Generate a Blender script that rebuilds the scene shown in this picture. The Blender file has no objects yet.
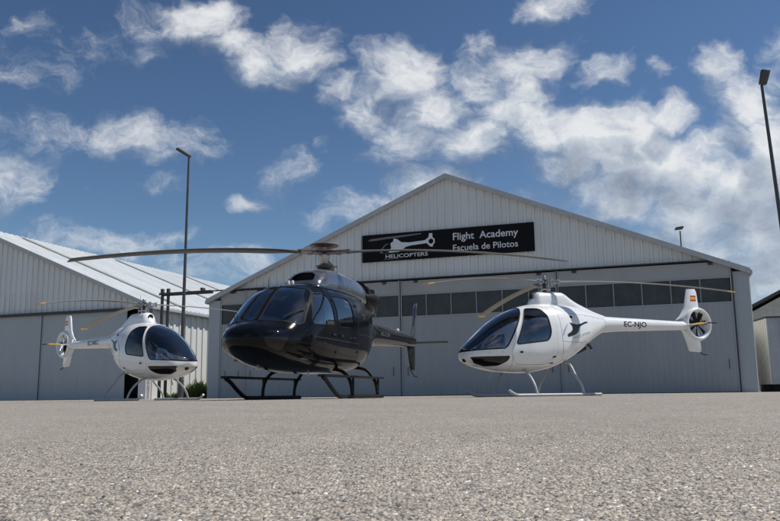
import bpy, bmesh, math, random
import numpy as np
from mathutils import Vector, Matrix
from mathutils.bvhtree import BVHTree
from mathutils.geometry import tessellate_polygon
random.seed(7); rng = np.random.default_rng(7)
PI = math.pi; R = math.radians
scene = bpy.context.scene
COL = scene.collection

# ------------------------------------------------------------------ camera
f_px, pitch, roll = 798.9, 0.16694, 0.01196
cd = bpy.data.cameras.new('camera'); cam = bpy.data.objects.new('camera', cd); COL.objects.link(cam)
cd.sensor_width = 36; cd.lens = 36 * f_px / 780; cd.clip_start = 0.02; cd.clip_end = 6000
cam.matrix_world = Matrix.Translation((0, 0, 0.06)) @ Matrix.Rotation(PI / 2 + pitch, 4, 'X') @ Matrix.Rotation(-roll, 4, 'Z')
scene.camera = cam

# ------------------------------------------------------------------ node helpers
def newmat(name):
    m = bpy.data.materials.new(name); m.use_nodes = True
    nt = m.node_tree; b = nt.nodes['Principled BSDF']; return m, nt, b
def N(nt, typ, **kw):
    n = nt.nodes.new(typ)
    for k, v in kw.items():
        if k.startswith('_'): setattr(n, k[1:], v)
        else:
            key = int(k[1:]) if k[0] == 'i' and k[1:].isdigit() else k.replace('__', ' ')
            n.inputs[key].default_value = v
    return n
def L(nt, a, b): nt.links.new(a, b)
def math_(nt, op, a, b=None, c=None, clamp=False):
    n = nt.nodes.new('ShaderNodeMath'); n.operation = op; n.use_clamp = clamp
    for i, v in enumerate((a, b, c)):
        if v is None: continue
        if isinstance(v, (int, float)): n.inputs[i].default_value = v
        else: L(nt, v, n.inputs[i])
    return n.outputs[0]
def ramp(nt, fac, stops):
    r = nt.nodes.new('ShaderNodeValToRGB'); e = r.color_ramp.elements
    while len(e) < len(stops): e.new(0.5)
    for i, (p, c) in enumerate(stops):
        e[i].position = p; e[i].color = (*c, 1) if len(c) == 3 else c
    L(nt, fac, r.inputs[0]); return r.outputs[0]
def noise(nt, vec, scale, detail=4, rough=.55, dim='3D'):
    n = nt.nodes.new('ShaderNodeTexNoise'); n.noise_dimensions = dim
    n.inputs['Scale'].default_value = scale; n.inputs['Detail'].default_value = detail; n.inputs['Roughness'].default_value = rough
    if vec is not None: L(nt, vec, n.inputs['Vector'])
    return n
def objco(nt, scale=(1, 1, 1)):
    tc = nt.nodes.new('ShaderNodeTexCoord'); mp = nt.nodes.new('ShaderNodeMapping'); mp.inputs['Scale'].default_value = scale
    L(nt, tc.outputs['Object'], mp.inputs['Vector']); return mp.outputs[0]

def paint(name, col, rough=.3, metal=0., coat=0., vary=.12, dirt=None, scale=3., stretch=(1, 1, 1), bump=0., spec=.5):
    m, nt, b = newmat(name)
    v = objco(nt, stretch)
    n = noise(nt, v, scale, 5, .6)
    lo = tuple(c * (1 - vary) for c in col); hi = tuple(min(1, c * (1 + vary)) for c in col)
    c = ramp(nt, n.outputs[0], [(.3, lo), (.7, hi)])
    if dirt:
        n2 = noise(nt, v, scale * 4.3, 6, .65)
        mx = nt.nodes.new('ShaderNodeMix'); mx.data_type = 'RGBA'
        L(nt, math_(nt, 'MULTIPLY', math_(nt, 'SUBTRACT', n2.outputs[0], .52, clamp=True), dirt[1] * 8, clamp=True), mx.inputs[0])
        L(nt, c, mx.inputs[6]); mx.inputs[7].default_value = (*dirt[0], 1); c = mx.outputs[2]
    L(nt, c, b.inputs['Base Color'])
    rr = math_(nt, 'MULTIPLY_ADD', n.outputs[0], rough * .5, rough * .75); L(nt, rr, b.inputs['Roughness'])
    b.inputs['Metallic'].default_value = metal; b.inputs['Coat Weight'].default_value = coat; b.inputs['Coat Roughness'].default_value = .05
    b.inputs['Specular IOR Level'].default_value = spec
    if bump:
        bp = nt.nodes.new('ShaderNodeBump'); bp.inputs['Strength'].default_value = .5; bp.inputs['Distance'].default_value = bump
        L(nt, n.outputs[0], bp.inputs['Height']); L(nt, bp.outputs[0], b.inputs['Normal'])
    return m
def glass(name, tint, rough=.02, ior=1.5, boost=1.0):
    m = bpy.data.materials.new(name); m.use_nodes = True; nt = m.node_tree; nt.nodes.clear()
    out = nt.nodes.new('ShaderNodeOutputMaterial'); tr = nt.nodes.new('ShaderNodeBsdfTransparent'); gl = nt.nodes.new('ShaderNodeBsdfGlossy')
    tr.inputs[0].default_value = (*tint, 1); gl.inputs['Roughness'].default_value = rough; gl.inputs[0].default_value = (1, 1, 1, 1)
    fr = nt.nodes.new('ShaderNodeFresnel'); fr.inputs[0].default_value = ior
    n = noise(nt, objco(nt), 2.5, 2); bp = nt.nodes.new('ShaderNodeBump'); bp.inputs['Strength'].default_value = .15; bp.inputs['Distance'].default_value = .004
    L(nt, n.outputs[0], bp.inputs['Height']); L(nt, bp.outputs[0], gl.inputs['Normal']); L(nt, bp.outputs[0], fr.inputs['Normal'])
    mx = nt.nodes.new('ShaderNodeMixShader'); L(nt, math_(nt, 'MULTIPLY', fr.outputs[0], boost, clamp=True), mx.inputs[0])
    L(nt, tr.outputs[0], mx.inputs[1]); L(nt, gl.outputs[0], mx.inputs[2]); L(nt, mx.outputs[0], out.inputs[0]); return m

M = {}
M['white'] = paint('white_paint', (.78, .79, .80), .22, coat=.6, vary=.03, dirt=((.5, .48, .44), .12))
M['inner'] = paint('cabin_lining', (.13, .135, .14), .8)
M['lining'] = paint('trainer_lining', (.34, .34, .33), .8)
M['black'] = paint('black_metallic_paint', (.004, .0045, .006), .16, metal=.0, coat=.15, vary=.15, dirt=((.02, .019, .018), .1), spec=.13)
M['gunmetal_sheen'] = paint('cowling_paint_sheen', (.22, .225, .235), .2, metal=.75, coat=.6, vary=.2, scale=3.2, bump=.035, dirt=((.2, .19, .18), .2))  # grey metallic; cloud reflections on the cowling are put into its lighter mottled colour
M['satin'] = paint('satin_black', (.009, .009, .010), .5, vary=.2, spec=.22)
M['rubber'] = paint('rubber_seal', (.008, .008, .009), .6, spec=.15)
M['metal'] = paint('bare_metal', (.42, .42, .42), .35, metal=.9, vary=.15)
M['darkmetal'] = paint('dark_metal', (.07, .07, .075), .4, metal=.6, vary=.2)
M['skidgrey'] = paint('skid_grey', (.42, .43, .44), .4, vary=.1, dirt=((.2, .19, .17), .3))
M['blade_grey'] = paint('blade_grey', (.22, .22, .215), .45, vary=.1, dirt=((.15, .15, .14), .3))
M['blade_dark'] = paint('blade_dark', (.09, .095, .085), .45, vary=.15)
M['yellow'] = paint('yellow_tip', (.75, .42, .03), .4)
M['red'] = paint('flag_red', (.55, .03, .02), .4)
M['flagyellow'] = paint('flag_yellow', (.80, .48, .03), .4)
M['seat'] = paint('seat_leather', (.05, .05, .055), .55)
M['panel'] = paint('panel_black', (.015, .015, .016), .6)
M['decal'] = paint('decal_black', (.01, .01, .012), .35)
M['faint'] = paint('faint_lettering', (.13, .13, .13), .4)
M['headmetal'] = paint('rotor_head_metal', (.26, .20, .19), .4, metal=.5, vary=.3, scale=12)
M['decalgrey'] = paint('decal_grey', (.38, .41, .46), .4)
M['lamp'] = paint('lamp_lens', (.75, .75, .72), .1, spec=.8)
M['glass_clear'] = glass('canopy_glass', (.95, .96, .97), boost=2.6)
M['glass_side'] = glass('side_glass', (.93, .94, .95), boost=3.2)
M['glass_dark'] = glass('smoked_glass', (.80, .82, .84), boost=1.6)
M['glass_chin'] = glass('chin_glass', (.22, .22, .22), boost=1.0)
M['siding'] = paint('painted_siding', (.63, .655, .67), .45, vary=.05, scale=.6, stretch=(1, 1, .25), dirt=((.46, .48, .49), .10))
M['sidewall'] = paint('white_siding', (.66, .67, .66), .5, vary=.08, scale=.7, stretch=(1, 1, .2), dirt=((.45, .43, .38), .3))
M['door'] = paint('door_steel', (.295, .32, .35), .42, vary=.07, scale=.5, stretch=(1, 1, .25), dirt=((.18, .2, .22), .10))
M['doortop'] = paint('door_top_sheet', (.33, .345, .36), .42, vary=.09, scale=.5, stretch=(1, 1, .4), dirt=((.19, .2, .22), .12))
M['pillar'] = paint('pillar_sheet', (.35, .39, .43), .4, vary=.05, scale=.6, stretch=(1, 1, .25), dirt=((.26, .29, .32), .10))
M['trim'] = paint('trim_sheet', (.40, .42, .44), .4, vary=.08, scale=1.5, dirt=((.28, .28, .27), .4))
M['roof'] = paint('roof_sheet', (.66, .69, .70), .42, metal=.0, vary=.07, scale=.4, stretch=(.4, 2, 1), dirt=((.4, .4, .38), .3))
M['skylight'] = paint('skylight_sheet', (.30, .31, .29), .5, vary=.15, scale=1.)
M['steel'] = paint('rail_steel', (.035, .037, .04), .55, vary=.3, dirt=((.08, .05, .035), .3))
M['window'] = paint('factory_glass', (.045, .050, .054), .22, vary=.25, scale=1.2, dirt=((.035, .035, .035), .5), spec=.35)
M['mullion'] = paint('mullion_steel', (.22, .24, .26), .5)
M['dark'] = paint('interior_dark', (.01, .01, .01), .9)  # near-black, also standing for shade in the hangar gap and under the container
M['signblack'] = paint('sign_black', (.006, .006, .008), .8, vary=.2, spec=.2)
M['signwhite'] = paint('sign_white', (.62, .66, .72), .45, vary=.05)
M['signgrey'] = paint('sign_grey', (.13, .14, .15), .45)
M['pole'] = paint('pole_steel', (.06, .065, .07), .5, metal=.2, vary=.2)
M['lamphead'] = paint('lamp_housing', (.05, .05, .045), .5)
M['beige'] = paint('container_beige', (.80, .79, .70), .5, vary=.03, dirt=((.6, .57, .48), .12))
M['greyblue'] = paint('container_grey', (.30, .33, .38), .45, vary=.08, dirt=((.2, .2, .2), .3))
M['render'] = paint('rendered_wall', (.46, .46, .43), .8, vary=.12, dirt=((.18, .17, .15), .4))
M['roofdark'] = paint('roof_edge', (.05, .05, .055), .6)

# ------------------------------------------------------------------ mesh helpers
def link(name, me, mat=None, parent=None, smooth=False, angle=None):
    o = bpy.data.objects.new(name, me); COL.objects.link(o)
    if mat is not None:
        me.materials.clear()
        for m in (mat if isinstance(mat, (list, tuple)) else [mat]): me.materials.append(m)
    if smooth:
        me.shade_smooth()
        if angle: me.set_sharp_from_angle(angle=R(angle))
    if parent is not None: o.parent = parent
    return o
def pyd(name, v, f, mat=None, parent=None, smooth=False, angle=None):
    me = bpy.data.meshes.new(name); me.from_pydata([tuple(map(float, p)) for p in v], [], f); me.validate(); me.update()
    return link(name, me, mat, parent, smooth, angle)
class MB:
    def __init__(s): s.v = []; s.f = []
    def add(s, v, f):
        k = len(s.v); s.v += [tuple(p) for p in v]; s.f += [tuple(i + k for i in q) for q in f]; return s
    def box(s, x0, x1, y0, y1, z0, z1):
        v = [(x, y, z) for x in (x0, x1) for y in (y0, y1) for z in (z0, z1)]
        return s.add(v, [(0, 1, 3, 2), (4, 6, 7, 5), (0, 4, 5, 1), (2, 3, 7, 6), (0, 2, 6, 4), (1, 5, 7, 3)])
    def hexa(s, p8):  # bottom 4 ccw, top 4
        return s.add(p8, [(3, 2, 1, 0), (4, 5, 6, 7), (0, 1, 5, 4), (1, 2, 6, 5), (2, 3, 7, 6), (3, 0, 4, 7)])
    def tube(s, path, rad, n=10, cap=True):
        P = [Vector(p) for p in path]; rr = rad if isinstance(rad, (list, tuple)) else [rad] * len(P)
        t0 = (P[1] - P[0]).normalized(); u = t0.orthogonal().normalized(); rings = []
        for i, p in enumerate(P):
            t = ((P[min(i + 1, len(P) - 1)] - P[max(i - 1, 0)])).normalized()
            u = (u - t * u.dot(t)).normalized(); w = t.cross(u)
            rings.append([p + (u * math.cos(a) + w * math.sin(a)) * rr[i] for a in [2 * PI * k / n for k in range(n)]])
        v = [q for r in rings for q in r]; f = []
        for i in range(len(P) - 1):
            for k in range(n): f.append((i * n + k, i * n + (k + 1) % n, (i + 1) * n + (k + 1) % n, (i + 1) * n + k))
        if cap: f.append(tuple(range(n))[::-1]); f.append(tuple((len(P) - 1) * n + k for k in range(n)))
        return s.add(v, f)
    def lathe(s, prof, n=32, axis='Z', c=(0, 0, 0), closed=False):
        v = []; f = []; m = len(prof)
        for k in range(n):
            a = 2 * PI * k / n
            for r, h in prof:
                p = (r * math.cos(a), r * math.sin(a), h)
                if axis == 'Y': p = (p[0], p[2], p[1])
                if axis == 'X': p = (p[2], p[0], p[1])
                v.append((p[0] + c[0], p[1] + c[1], p[2] + c[2]))
        for k in range(n):
            for i in range(m if closed else m - 1):
                j = (i + 1) % m; k2 = (k + 1) % n
                f.append((k * m + i, k2 * m + i, k2 * m + j, k * m + j))
        return s.add(v, f)
    def prism(s, poly, axis, lo, hi):
        # poly 2D; axis 'y': (x,z), axis 'x': (y,z), axis 'z': (x,y)
        def P(a, b, c): return {'y': (a, c, b), 'x': (c, a, b), 'z': (a, b, c)}[axis]
        n = len(poly); v = [P(a, b, lo) for a, b in poly] + [P(a, b, hi) for a, b in poly]
        tri = tessellate_polygon([[Vector((a, b, 0)) for a, b in poly]])
        f = [(t[0], t[1], t[2]) for t in tri] + [(t[2] + n, t[1] + n, t[0] + n) for t in tri]
        f += [(i, i + n, (i + 1) % n + n, (i + 1) % n) for i in range(n)]
        return s.add(v, f)
    def mesh(s, name='m', fixn=True, bevel=0, seg=2):
        me = bpy.data.meshes.new(name); me.from_pydata([tuple(map(float, p)) for p in s.v], [], s.f); me.update()
        if fixn or bevel:
            bm = bmesh.new(); bm.from_mesh(me); bmesh.ops.recalc_face_normals(bm, faces=bm.faces)
            if bevel:
                es = [e for e in bm.edges if len(e.link_faces) == 2 and e.calc_face_angle(0) > R(30)]
                bmesh.ops.bevel(bm, geom=es, offset=bevel, segments=seg, profile=.6, affect='EDGES', clamp_overlap=True)
            bm.to_mesh(me); bm.free()
        return me
    def obj(s, name, mat, parent=None, bevel=0, smooth=False, angle=35, seg=2):
        return link(name, s.mesh(name, True, bevel, seg), mat, parent, smooth or bevel > 0, angle)
def tag(o, label=None, cat=None, group=None, kind=None):
    if label: o['label'] = label
    if cat: o['category'] = cat
    if group: o['group'] = group
    if kind: o['kind'] = kind
    return o
def empty(name, loc, rz=0):
    o = bpy.data.objects.new(name, None); COL.objects.link(o); o.location = loc; o.rotation_euler = (0, 0, rz); o.empty_display_size = .3; return o
def copy_tree(o, parent=None):
    c = o.copy(); COL.objects.link(c)
    if parent is not None: c.parent = parent; c.matrix_parent_inverse = o.matrix_parent_inverse.copy()
    for ch in list(o.children): copy_tree(ch, c)
    return c
def bez(pts, n=10):  # catmull-rom through points
    P = [Vector(p) for p in pts]; Q = [P[0] * 2 - P[1]] + P + [P[-1] * 2 - P[-2]]; out = []
    for i in range(1, len(Q) - 2):
        for k in range(n):
            t = k / n; a, b, c, d = Q[i - 1:i + 3]
            out.append(.5 * ((2 * b) + (c - a) * t + (2 * a - 5 * b + 4 * c - d) * t * t + (3 * b - 3 * c + d - a) * t ** 3))
    return out + [P[-1]]
def rounded(poly, r=.05, n=5):  # round the corners of a 2D polygon
    out = []; m = len(poly)
    for i in range(m):
        p = Vector(poly[i]); a = Vector(poly[i - 1]) - p; b = Vector(poly[(i + 1) % m]) - p
        q = min(r, a.length * .45, b.length * .45); a = p + a.normalized() * q; b = p + b.normalized() * q
        for k in range(n + 1):
            t = k / n; w = a * (1 - t) ** 2 + p * 2 * t * (1 - t) + b * t * t; out.append((w.x, w.y))
    return out
def inset(poly, d):
    m = len(poly); area = sum(poly[i][0] * poly[(i + 1) % m][1] - poly[(i + 1) % m][0] * poly[i][1] for i in range(m)); sg = 1 if area > 0 else -1; out = []
    for i in range(m):
        p = Vector(poly[i]); e1 = (p - Vector(poly[i - 1])).normalized(); e2 = (Vector(poly[(i + 1) % m]) - p).normalized()
        n1 = Vector((-e1.y, e1.x)) * sg; n2 = Vector((-e2.y, e2.x)) * sg; n = n1 + n2
        if n.length < 1e-6: n = n1
        n.normalize(); q = p + n * d / max(.35, n.dot(n1)); out.append((q.x, q.y))
    return out

# ------------------------------------------------------------------ lofted shells + booleans
def pchip(xs, ys, x):
    o = np.argsort(xs); xs = np.array(xs, float)[o]; ys = np.array(ys, float)[o]; h = np.diff(xs); d = np.diff(ys) / h; m = np.zeros_like(xs)
    for i in range(1, len(xs) - 1):
        if d[i - 1] * d[i] > 0:
            w1 = 2 * h[i] + h[i - 1]; w2 = h[i] + 2 * h[i - 1]; m[i] = (w1 + w2) / (w1 / d[i - 1] + w2 / d[i])
    m[0] = d[0]; m[-1] = d[-1]; x = np.clip(x, xs[0], xs[-1]); k = np.clip(np.searchsorted(xs, x) - 1, 0, len(h) - 1); t = (x - xs[k]) / h[k]
    return (2 * t ** 3 - 3 * t ** 2 + 1) * ys[k] + (t ** 3 - 2 * t ** 2 + t) * h[k] * m[k] + (-2 * t ** 3 + 3 * t ** 2) * ys[k + 1] + (t ** 3 - t ** 2) * h[k] * m[k + 1]
class Loft:
    def __init__(s, top, bot, wid, mid, nexp, s_front, s_back, nring=90, nseg=72, bump=None):
        g = lambda c, x: pchip([p[0] for p in c], [p[1] for p in c], x)
        t = np.linspace(0, 1, nring); x = s_front + (s_back - s_front) * (0.35 * t + 0.65 * t ** 2.2)
        th = np.linspace(0, 2 * PI, nseg, endpoint=False)
        zt, zb, w = g(top, x), g(bot, x), g(wid, x); zm = zb + (zt - zb) * g(mid, x); n = g(nexp, x)
        c, sn = np.cos(th), np.sin(th); V = np.zeros((nring, nseg, 3))
        for i in range(nring):
            e = 2 / n[i]; V[i, :, 0] = x[i]; V[i, :, 1] = w[i] * np.sign(c) * np.abs(c) ** e
            hs = np.where(sn > 0, zt[i] - zm[i], zm[i] - zb[i]); V[i, :, 2] = zm[i] + hs * np.sign(sn) * np.abs(sn) ** e
        if bump: V = bump(V)
        s.V = V; s.nr = nring; s.ns = nseg
        verts = V.reshape(-1, 3); a = nring * nseg
        verts = np.vstack([verts, V[0].mean(0) + [(.004 if s_front > s_back else -.004), 0, 0], V[-1].mean(0)])
        F = []
        for i in range(nring - 1):
            for k in range(nseg):
                k2 = (k + 1) % nseg; F.append((i * nseg + k, (i + 1) * nseg + k, (i + 1) * nseg + k2, i * nseg + k2))
        for k in range(nseg):
            k2 = (k + 1) % nseg; F.append((a, k, k2)); F.append((a + 1, (nring - 1) * nseg + k2, (nring - 1) * nseg + k))
        me = bpy.data.meshes.new('l'); me.from_pydata(verts.tolist(), [], F); me.update()
        bm = bmesh.new(); bm.from_mesh(me); bmesh.ops.recalc_face_normals(bm, faces=bm.faces); bm.to_mesh(me); bm.free()
        s.nrm = np.zeros(len(me.vertices) * 3); me.vertices.foreach_get('normal', s.nrm); s.nrm = s.nrm.reshape(-1, 3)
        s.co = verts; s.F = [tuple(p.vertices) for p in me.polygons]
        s.bvh = BVHTree.FromPolygons([Vector(p) for p in verts], s.F)
    def shell(s, o1, o2, solid=False):
        a = s.co + s.nrm * o1; n = len(a); F = list(s.F); v = a
        mi = [0] * len(F)
        if not solid:
            v = np.vstack([a, s.co + s.nrm * o2]); F += [tuple(i + n for i in reversed(f)) for f in s.F]; mi += [1] * len(s.F)
        me = bpy.data.meshes.new('shell'); me.from_pydata(v.tolist(), [], F); me.polygons.foreach_set('material_index', mi); me.update()
        me.materials.append(M['white']); me.materials.append(M['inner']); return me
    def fix(s, me, tol=.02):
        me.shade_smooth(); out = [None] * len(me.loops)
        for p in me.polygons:
            pn = p.normal
            for li in p.loop_indices:
                co = me.vertices[me.loops[li].vertex_index].co; loc, nn, idx, dist = s.bvh.find_nearest(co)
                n = pn
                if loc is not None and dist < tol:
                    f = s.F[idx]; w = [1 / (1e-6 + (Vector(s.co[i]) - loc).length) for i in f]
                    nv = Vector((0, 0, 0))
                    for i, ww in zip(f, w): nv += Vector(s.nrm[i]) * ww
                    nv.normalize(); d = nv.dot(pn)
                    if d > .75: n = nv
                    elif d < -.75: n = -nv
                out[li] = tuple(n)
        me.normals_split_custom_set(out); return me
    def side(s, x, z, sgn, off=.003):
        loc, n, i, d = s.bvh.ray_cast(Vector((x, sgn * 3, z)), Vector((0, -sgn, 0)))
        if loc is None: return None
        return loc + n.normalized() * off if n.y * sgn > 0 else loc - n.normalized() * off
def boolean(A, B, op):
    oa = bpy.data.objects.new('a', A); ob = bpy.data.objects.new('b', B); COL.objects.link(oa); COL.objects.link(ob)
    m = oa.modifiers.new('b', 'BOOLEAN'); m.operation = op; m.object = ob; m.solver = 'EXACT'
    bpy.context.view_layer.update(); dg = bpy.context.evaluated_depsgraph_get()
    me = bpy.data.meshes.new_from_object(oa.evaluated_get(dg)); bpy.data.objects.remove(oa); bpy.data.objects.remove(ob); return me
def prismmesh(poly, axis, lo, hi): return MB().prism(poly, axis, lo, hi).mesh('p')
def cut(me, *prs):
    for p in prs: me = boolean(me, prismmesh(*p), 'DIFFERENCE')
    return me
def keep(me, *prs):
    for p in prs: me = boolean(me, prismmesh(*p), 'INTERSECT')
    return me
def finish(loft, name, me, mats, parent):
    loft.fix(me); return link(name, me, mats, parent)
def ymir(p): return [(-a, b) for a, b in p]

def text_mesh(txt, size, shear=0, bold=0., spacing=1.):
    c = bpy.data.curves.new('t', 'FONT'); c.body = txt; c.size = size; c.shear = shear; c.offset = bold; c.space_character = spacing; c.resolution_u = 4
    o = bpy.data.objects.new('t', c); COL.objects.link(o); bpy.context.view_layer.update()
    dg = bpy.context.evaluated_depsgraph_get(); me = bpy.data.meshes.new_from_object(o.evaluated_get(dg)); bpy.data.objects.remove(o)
    return me
def fitted_text(txt, x0, x1, z0, z1, shear=0, bold=0.):
    me = text_mesh(txt, 1, shear, bold); v = np.zeros(len(me.vertices) * 3); me.vertices.foreach_get('co', v); v = v.reshape(-1, 3)
    a, b = v.min(0), v.max(0); return me, v, a, b

def decal(loft, name, me, v2, sgn, mat, parent, off=.003):
    # v2: (N,2) s,z coordinates projected from the side on the surface
    for i, (x, z) in enumerate(v2):
        p = loft.side(x, z, sgn, off)
        me.vertices[i].co = p if p else Vector((x, sgn * .1, z))
    me.update(); return link(name, me, mat, parent)
def text_decal(loft, name, txt, s0, s1, zbase, zcap, sgn, mat, parent, shear=0, bold=.0, slope=0):
    me = text_mesh(txt, 1, shear, bold)
    bm = bmesh.new(); bm.from_mesh(me); bmesh.ops.triangulate(bm, faces=bm.faces[:])
    for _ in range(4):
        le = [e for e in bm.edges if e.calc_length() > .12]
        if not le: break
        bmesh.ops.subdivide_edges(bm, edges=le, cuts=1); bmesh.ops.triangulate(bm, faces=bm.faces[:])
    bm.to_mesh(me); bm.free()
    v = np.zeros(len(me.vertices) * 3); me.vertices.foreach_get('co', v); v = v.reshape(-1, 3)
    w = v[:, 0].max() - v[:, 0].min(); u = (v[:, 0] - v[:, 0].min()) / w
    S = (s0 + (s1 - s0) * u) if sgn > 0 else (s1 + (s0 - s1) * u)
    Z = zbase + v[:, 1] / .69 * (zcap - zbase) + slope * (u if sgn > 0 else 1 - u)
    return decal(loft, name, me, list(zip(S, Z)), sgn, mat, parent, .004)
def poly_mesh(poly, sub=0):
    me = bpy.data.meshes.new('d'); tri = tessellate_polygon([[Vector((a, b, 0)) for a, b in poly]])
    me.from_pydata([(a, b, 0) for a, b in poly], [], [tuple(t) for t in tri]); me.update()
    if sub:
        bm = bmesh.new(); bm.from_mesh(me); bmesh.ops.subdivide_edges(bm, edges=bm.edges[:], cuts=sub, use_grid_fill=True); bmesh.ops.triangulate(bm, faces=bm.faces[:]); bm.to_mesh(me); bm.free()
    return me
def poly_decal(loft, name, poly, sgn, mat, parent, sub=2, off=.003):
    me = poly_mesh(poly, sub); v2 = [(v.co.x, v.co.y) for v in me.vertices]; return decal(loft, name, me, v2, sgn, mat, parent, off)

def blade(name, r0, r1, chord, thick, droop, mat, parent, loc, ang, tip=None, twist=8, root=.45, sweep=0):
    # airfoil section swept along +x with a drooping span
    def sec(n=9):
        up = []; t = [k / n for k in range(n + 1)]
        yt = lambda q: 5 * (.2969 * q ** .5 - .126 * q - .3516 * q * q + .2843 * q ** 3 - .1036 * q ** 4)
        up = [(q, yt(q)) for q in t[::-1]] + [(q, -yt(q)) for q in t[1:-1]]
        return up
    S = sec()
    def build(ra, rb, n):
        mb = MB(); v = []; m = len(S)
        for i in range(n + 1):
            r = ra + (rb - ra) * i / n; k = min(1, max(0, (r - r0) / (root)))
            k = k * k * (3 - 2 * k); c = chord * (.4 + .6 * k); th = thick * (1.6 - .6 * k); tw = R(twist * (1 - .6 * (r - r0) / (r1 - r0)))
            zz = -droop * (r / r1) ** 1.9
            for q, y in S:
                a = (.28 - q) * c; b = y * th * 1.0
                v.append((r, a * math.cos(tw) - b * math.sin(tw), zz + a * math.sin(tw) + b * math.cos(tw)))
        f = []
        for i in range(n):
            for k in range(m): f.append((i * m + k, i * m + (k + 1) % m, (i + 1) * m + (k + 1) % m, (i + 1) * m + k))
        f += [tuple(range(m)), tuple(n * m + k for k in range(m))]
        return mb.add(v, f)
    rt = r1 - tip if tip else r1
    o = build(r0, rt, 28).obj(name, mat, parent, smooth=True, angle=50); o.location = loc; o.rotation_euler.z = ang
    if tip: build(rt + .001, r1, 3).obj('blade_tip', M['yellow'], o, smooth=True, angle=50)
    return o

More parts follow.
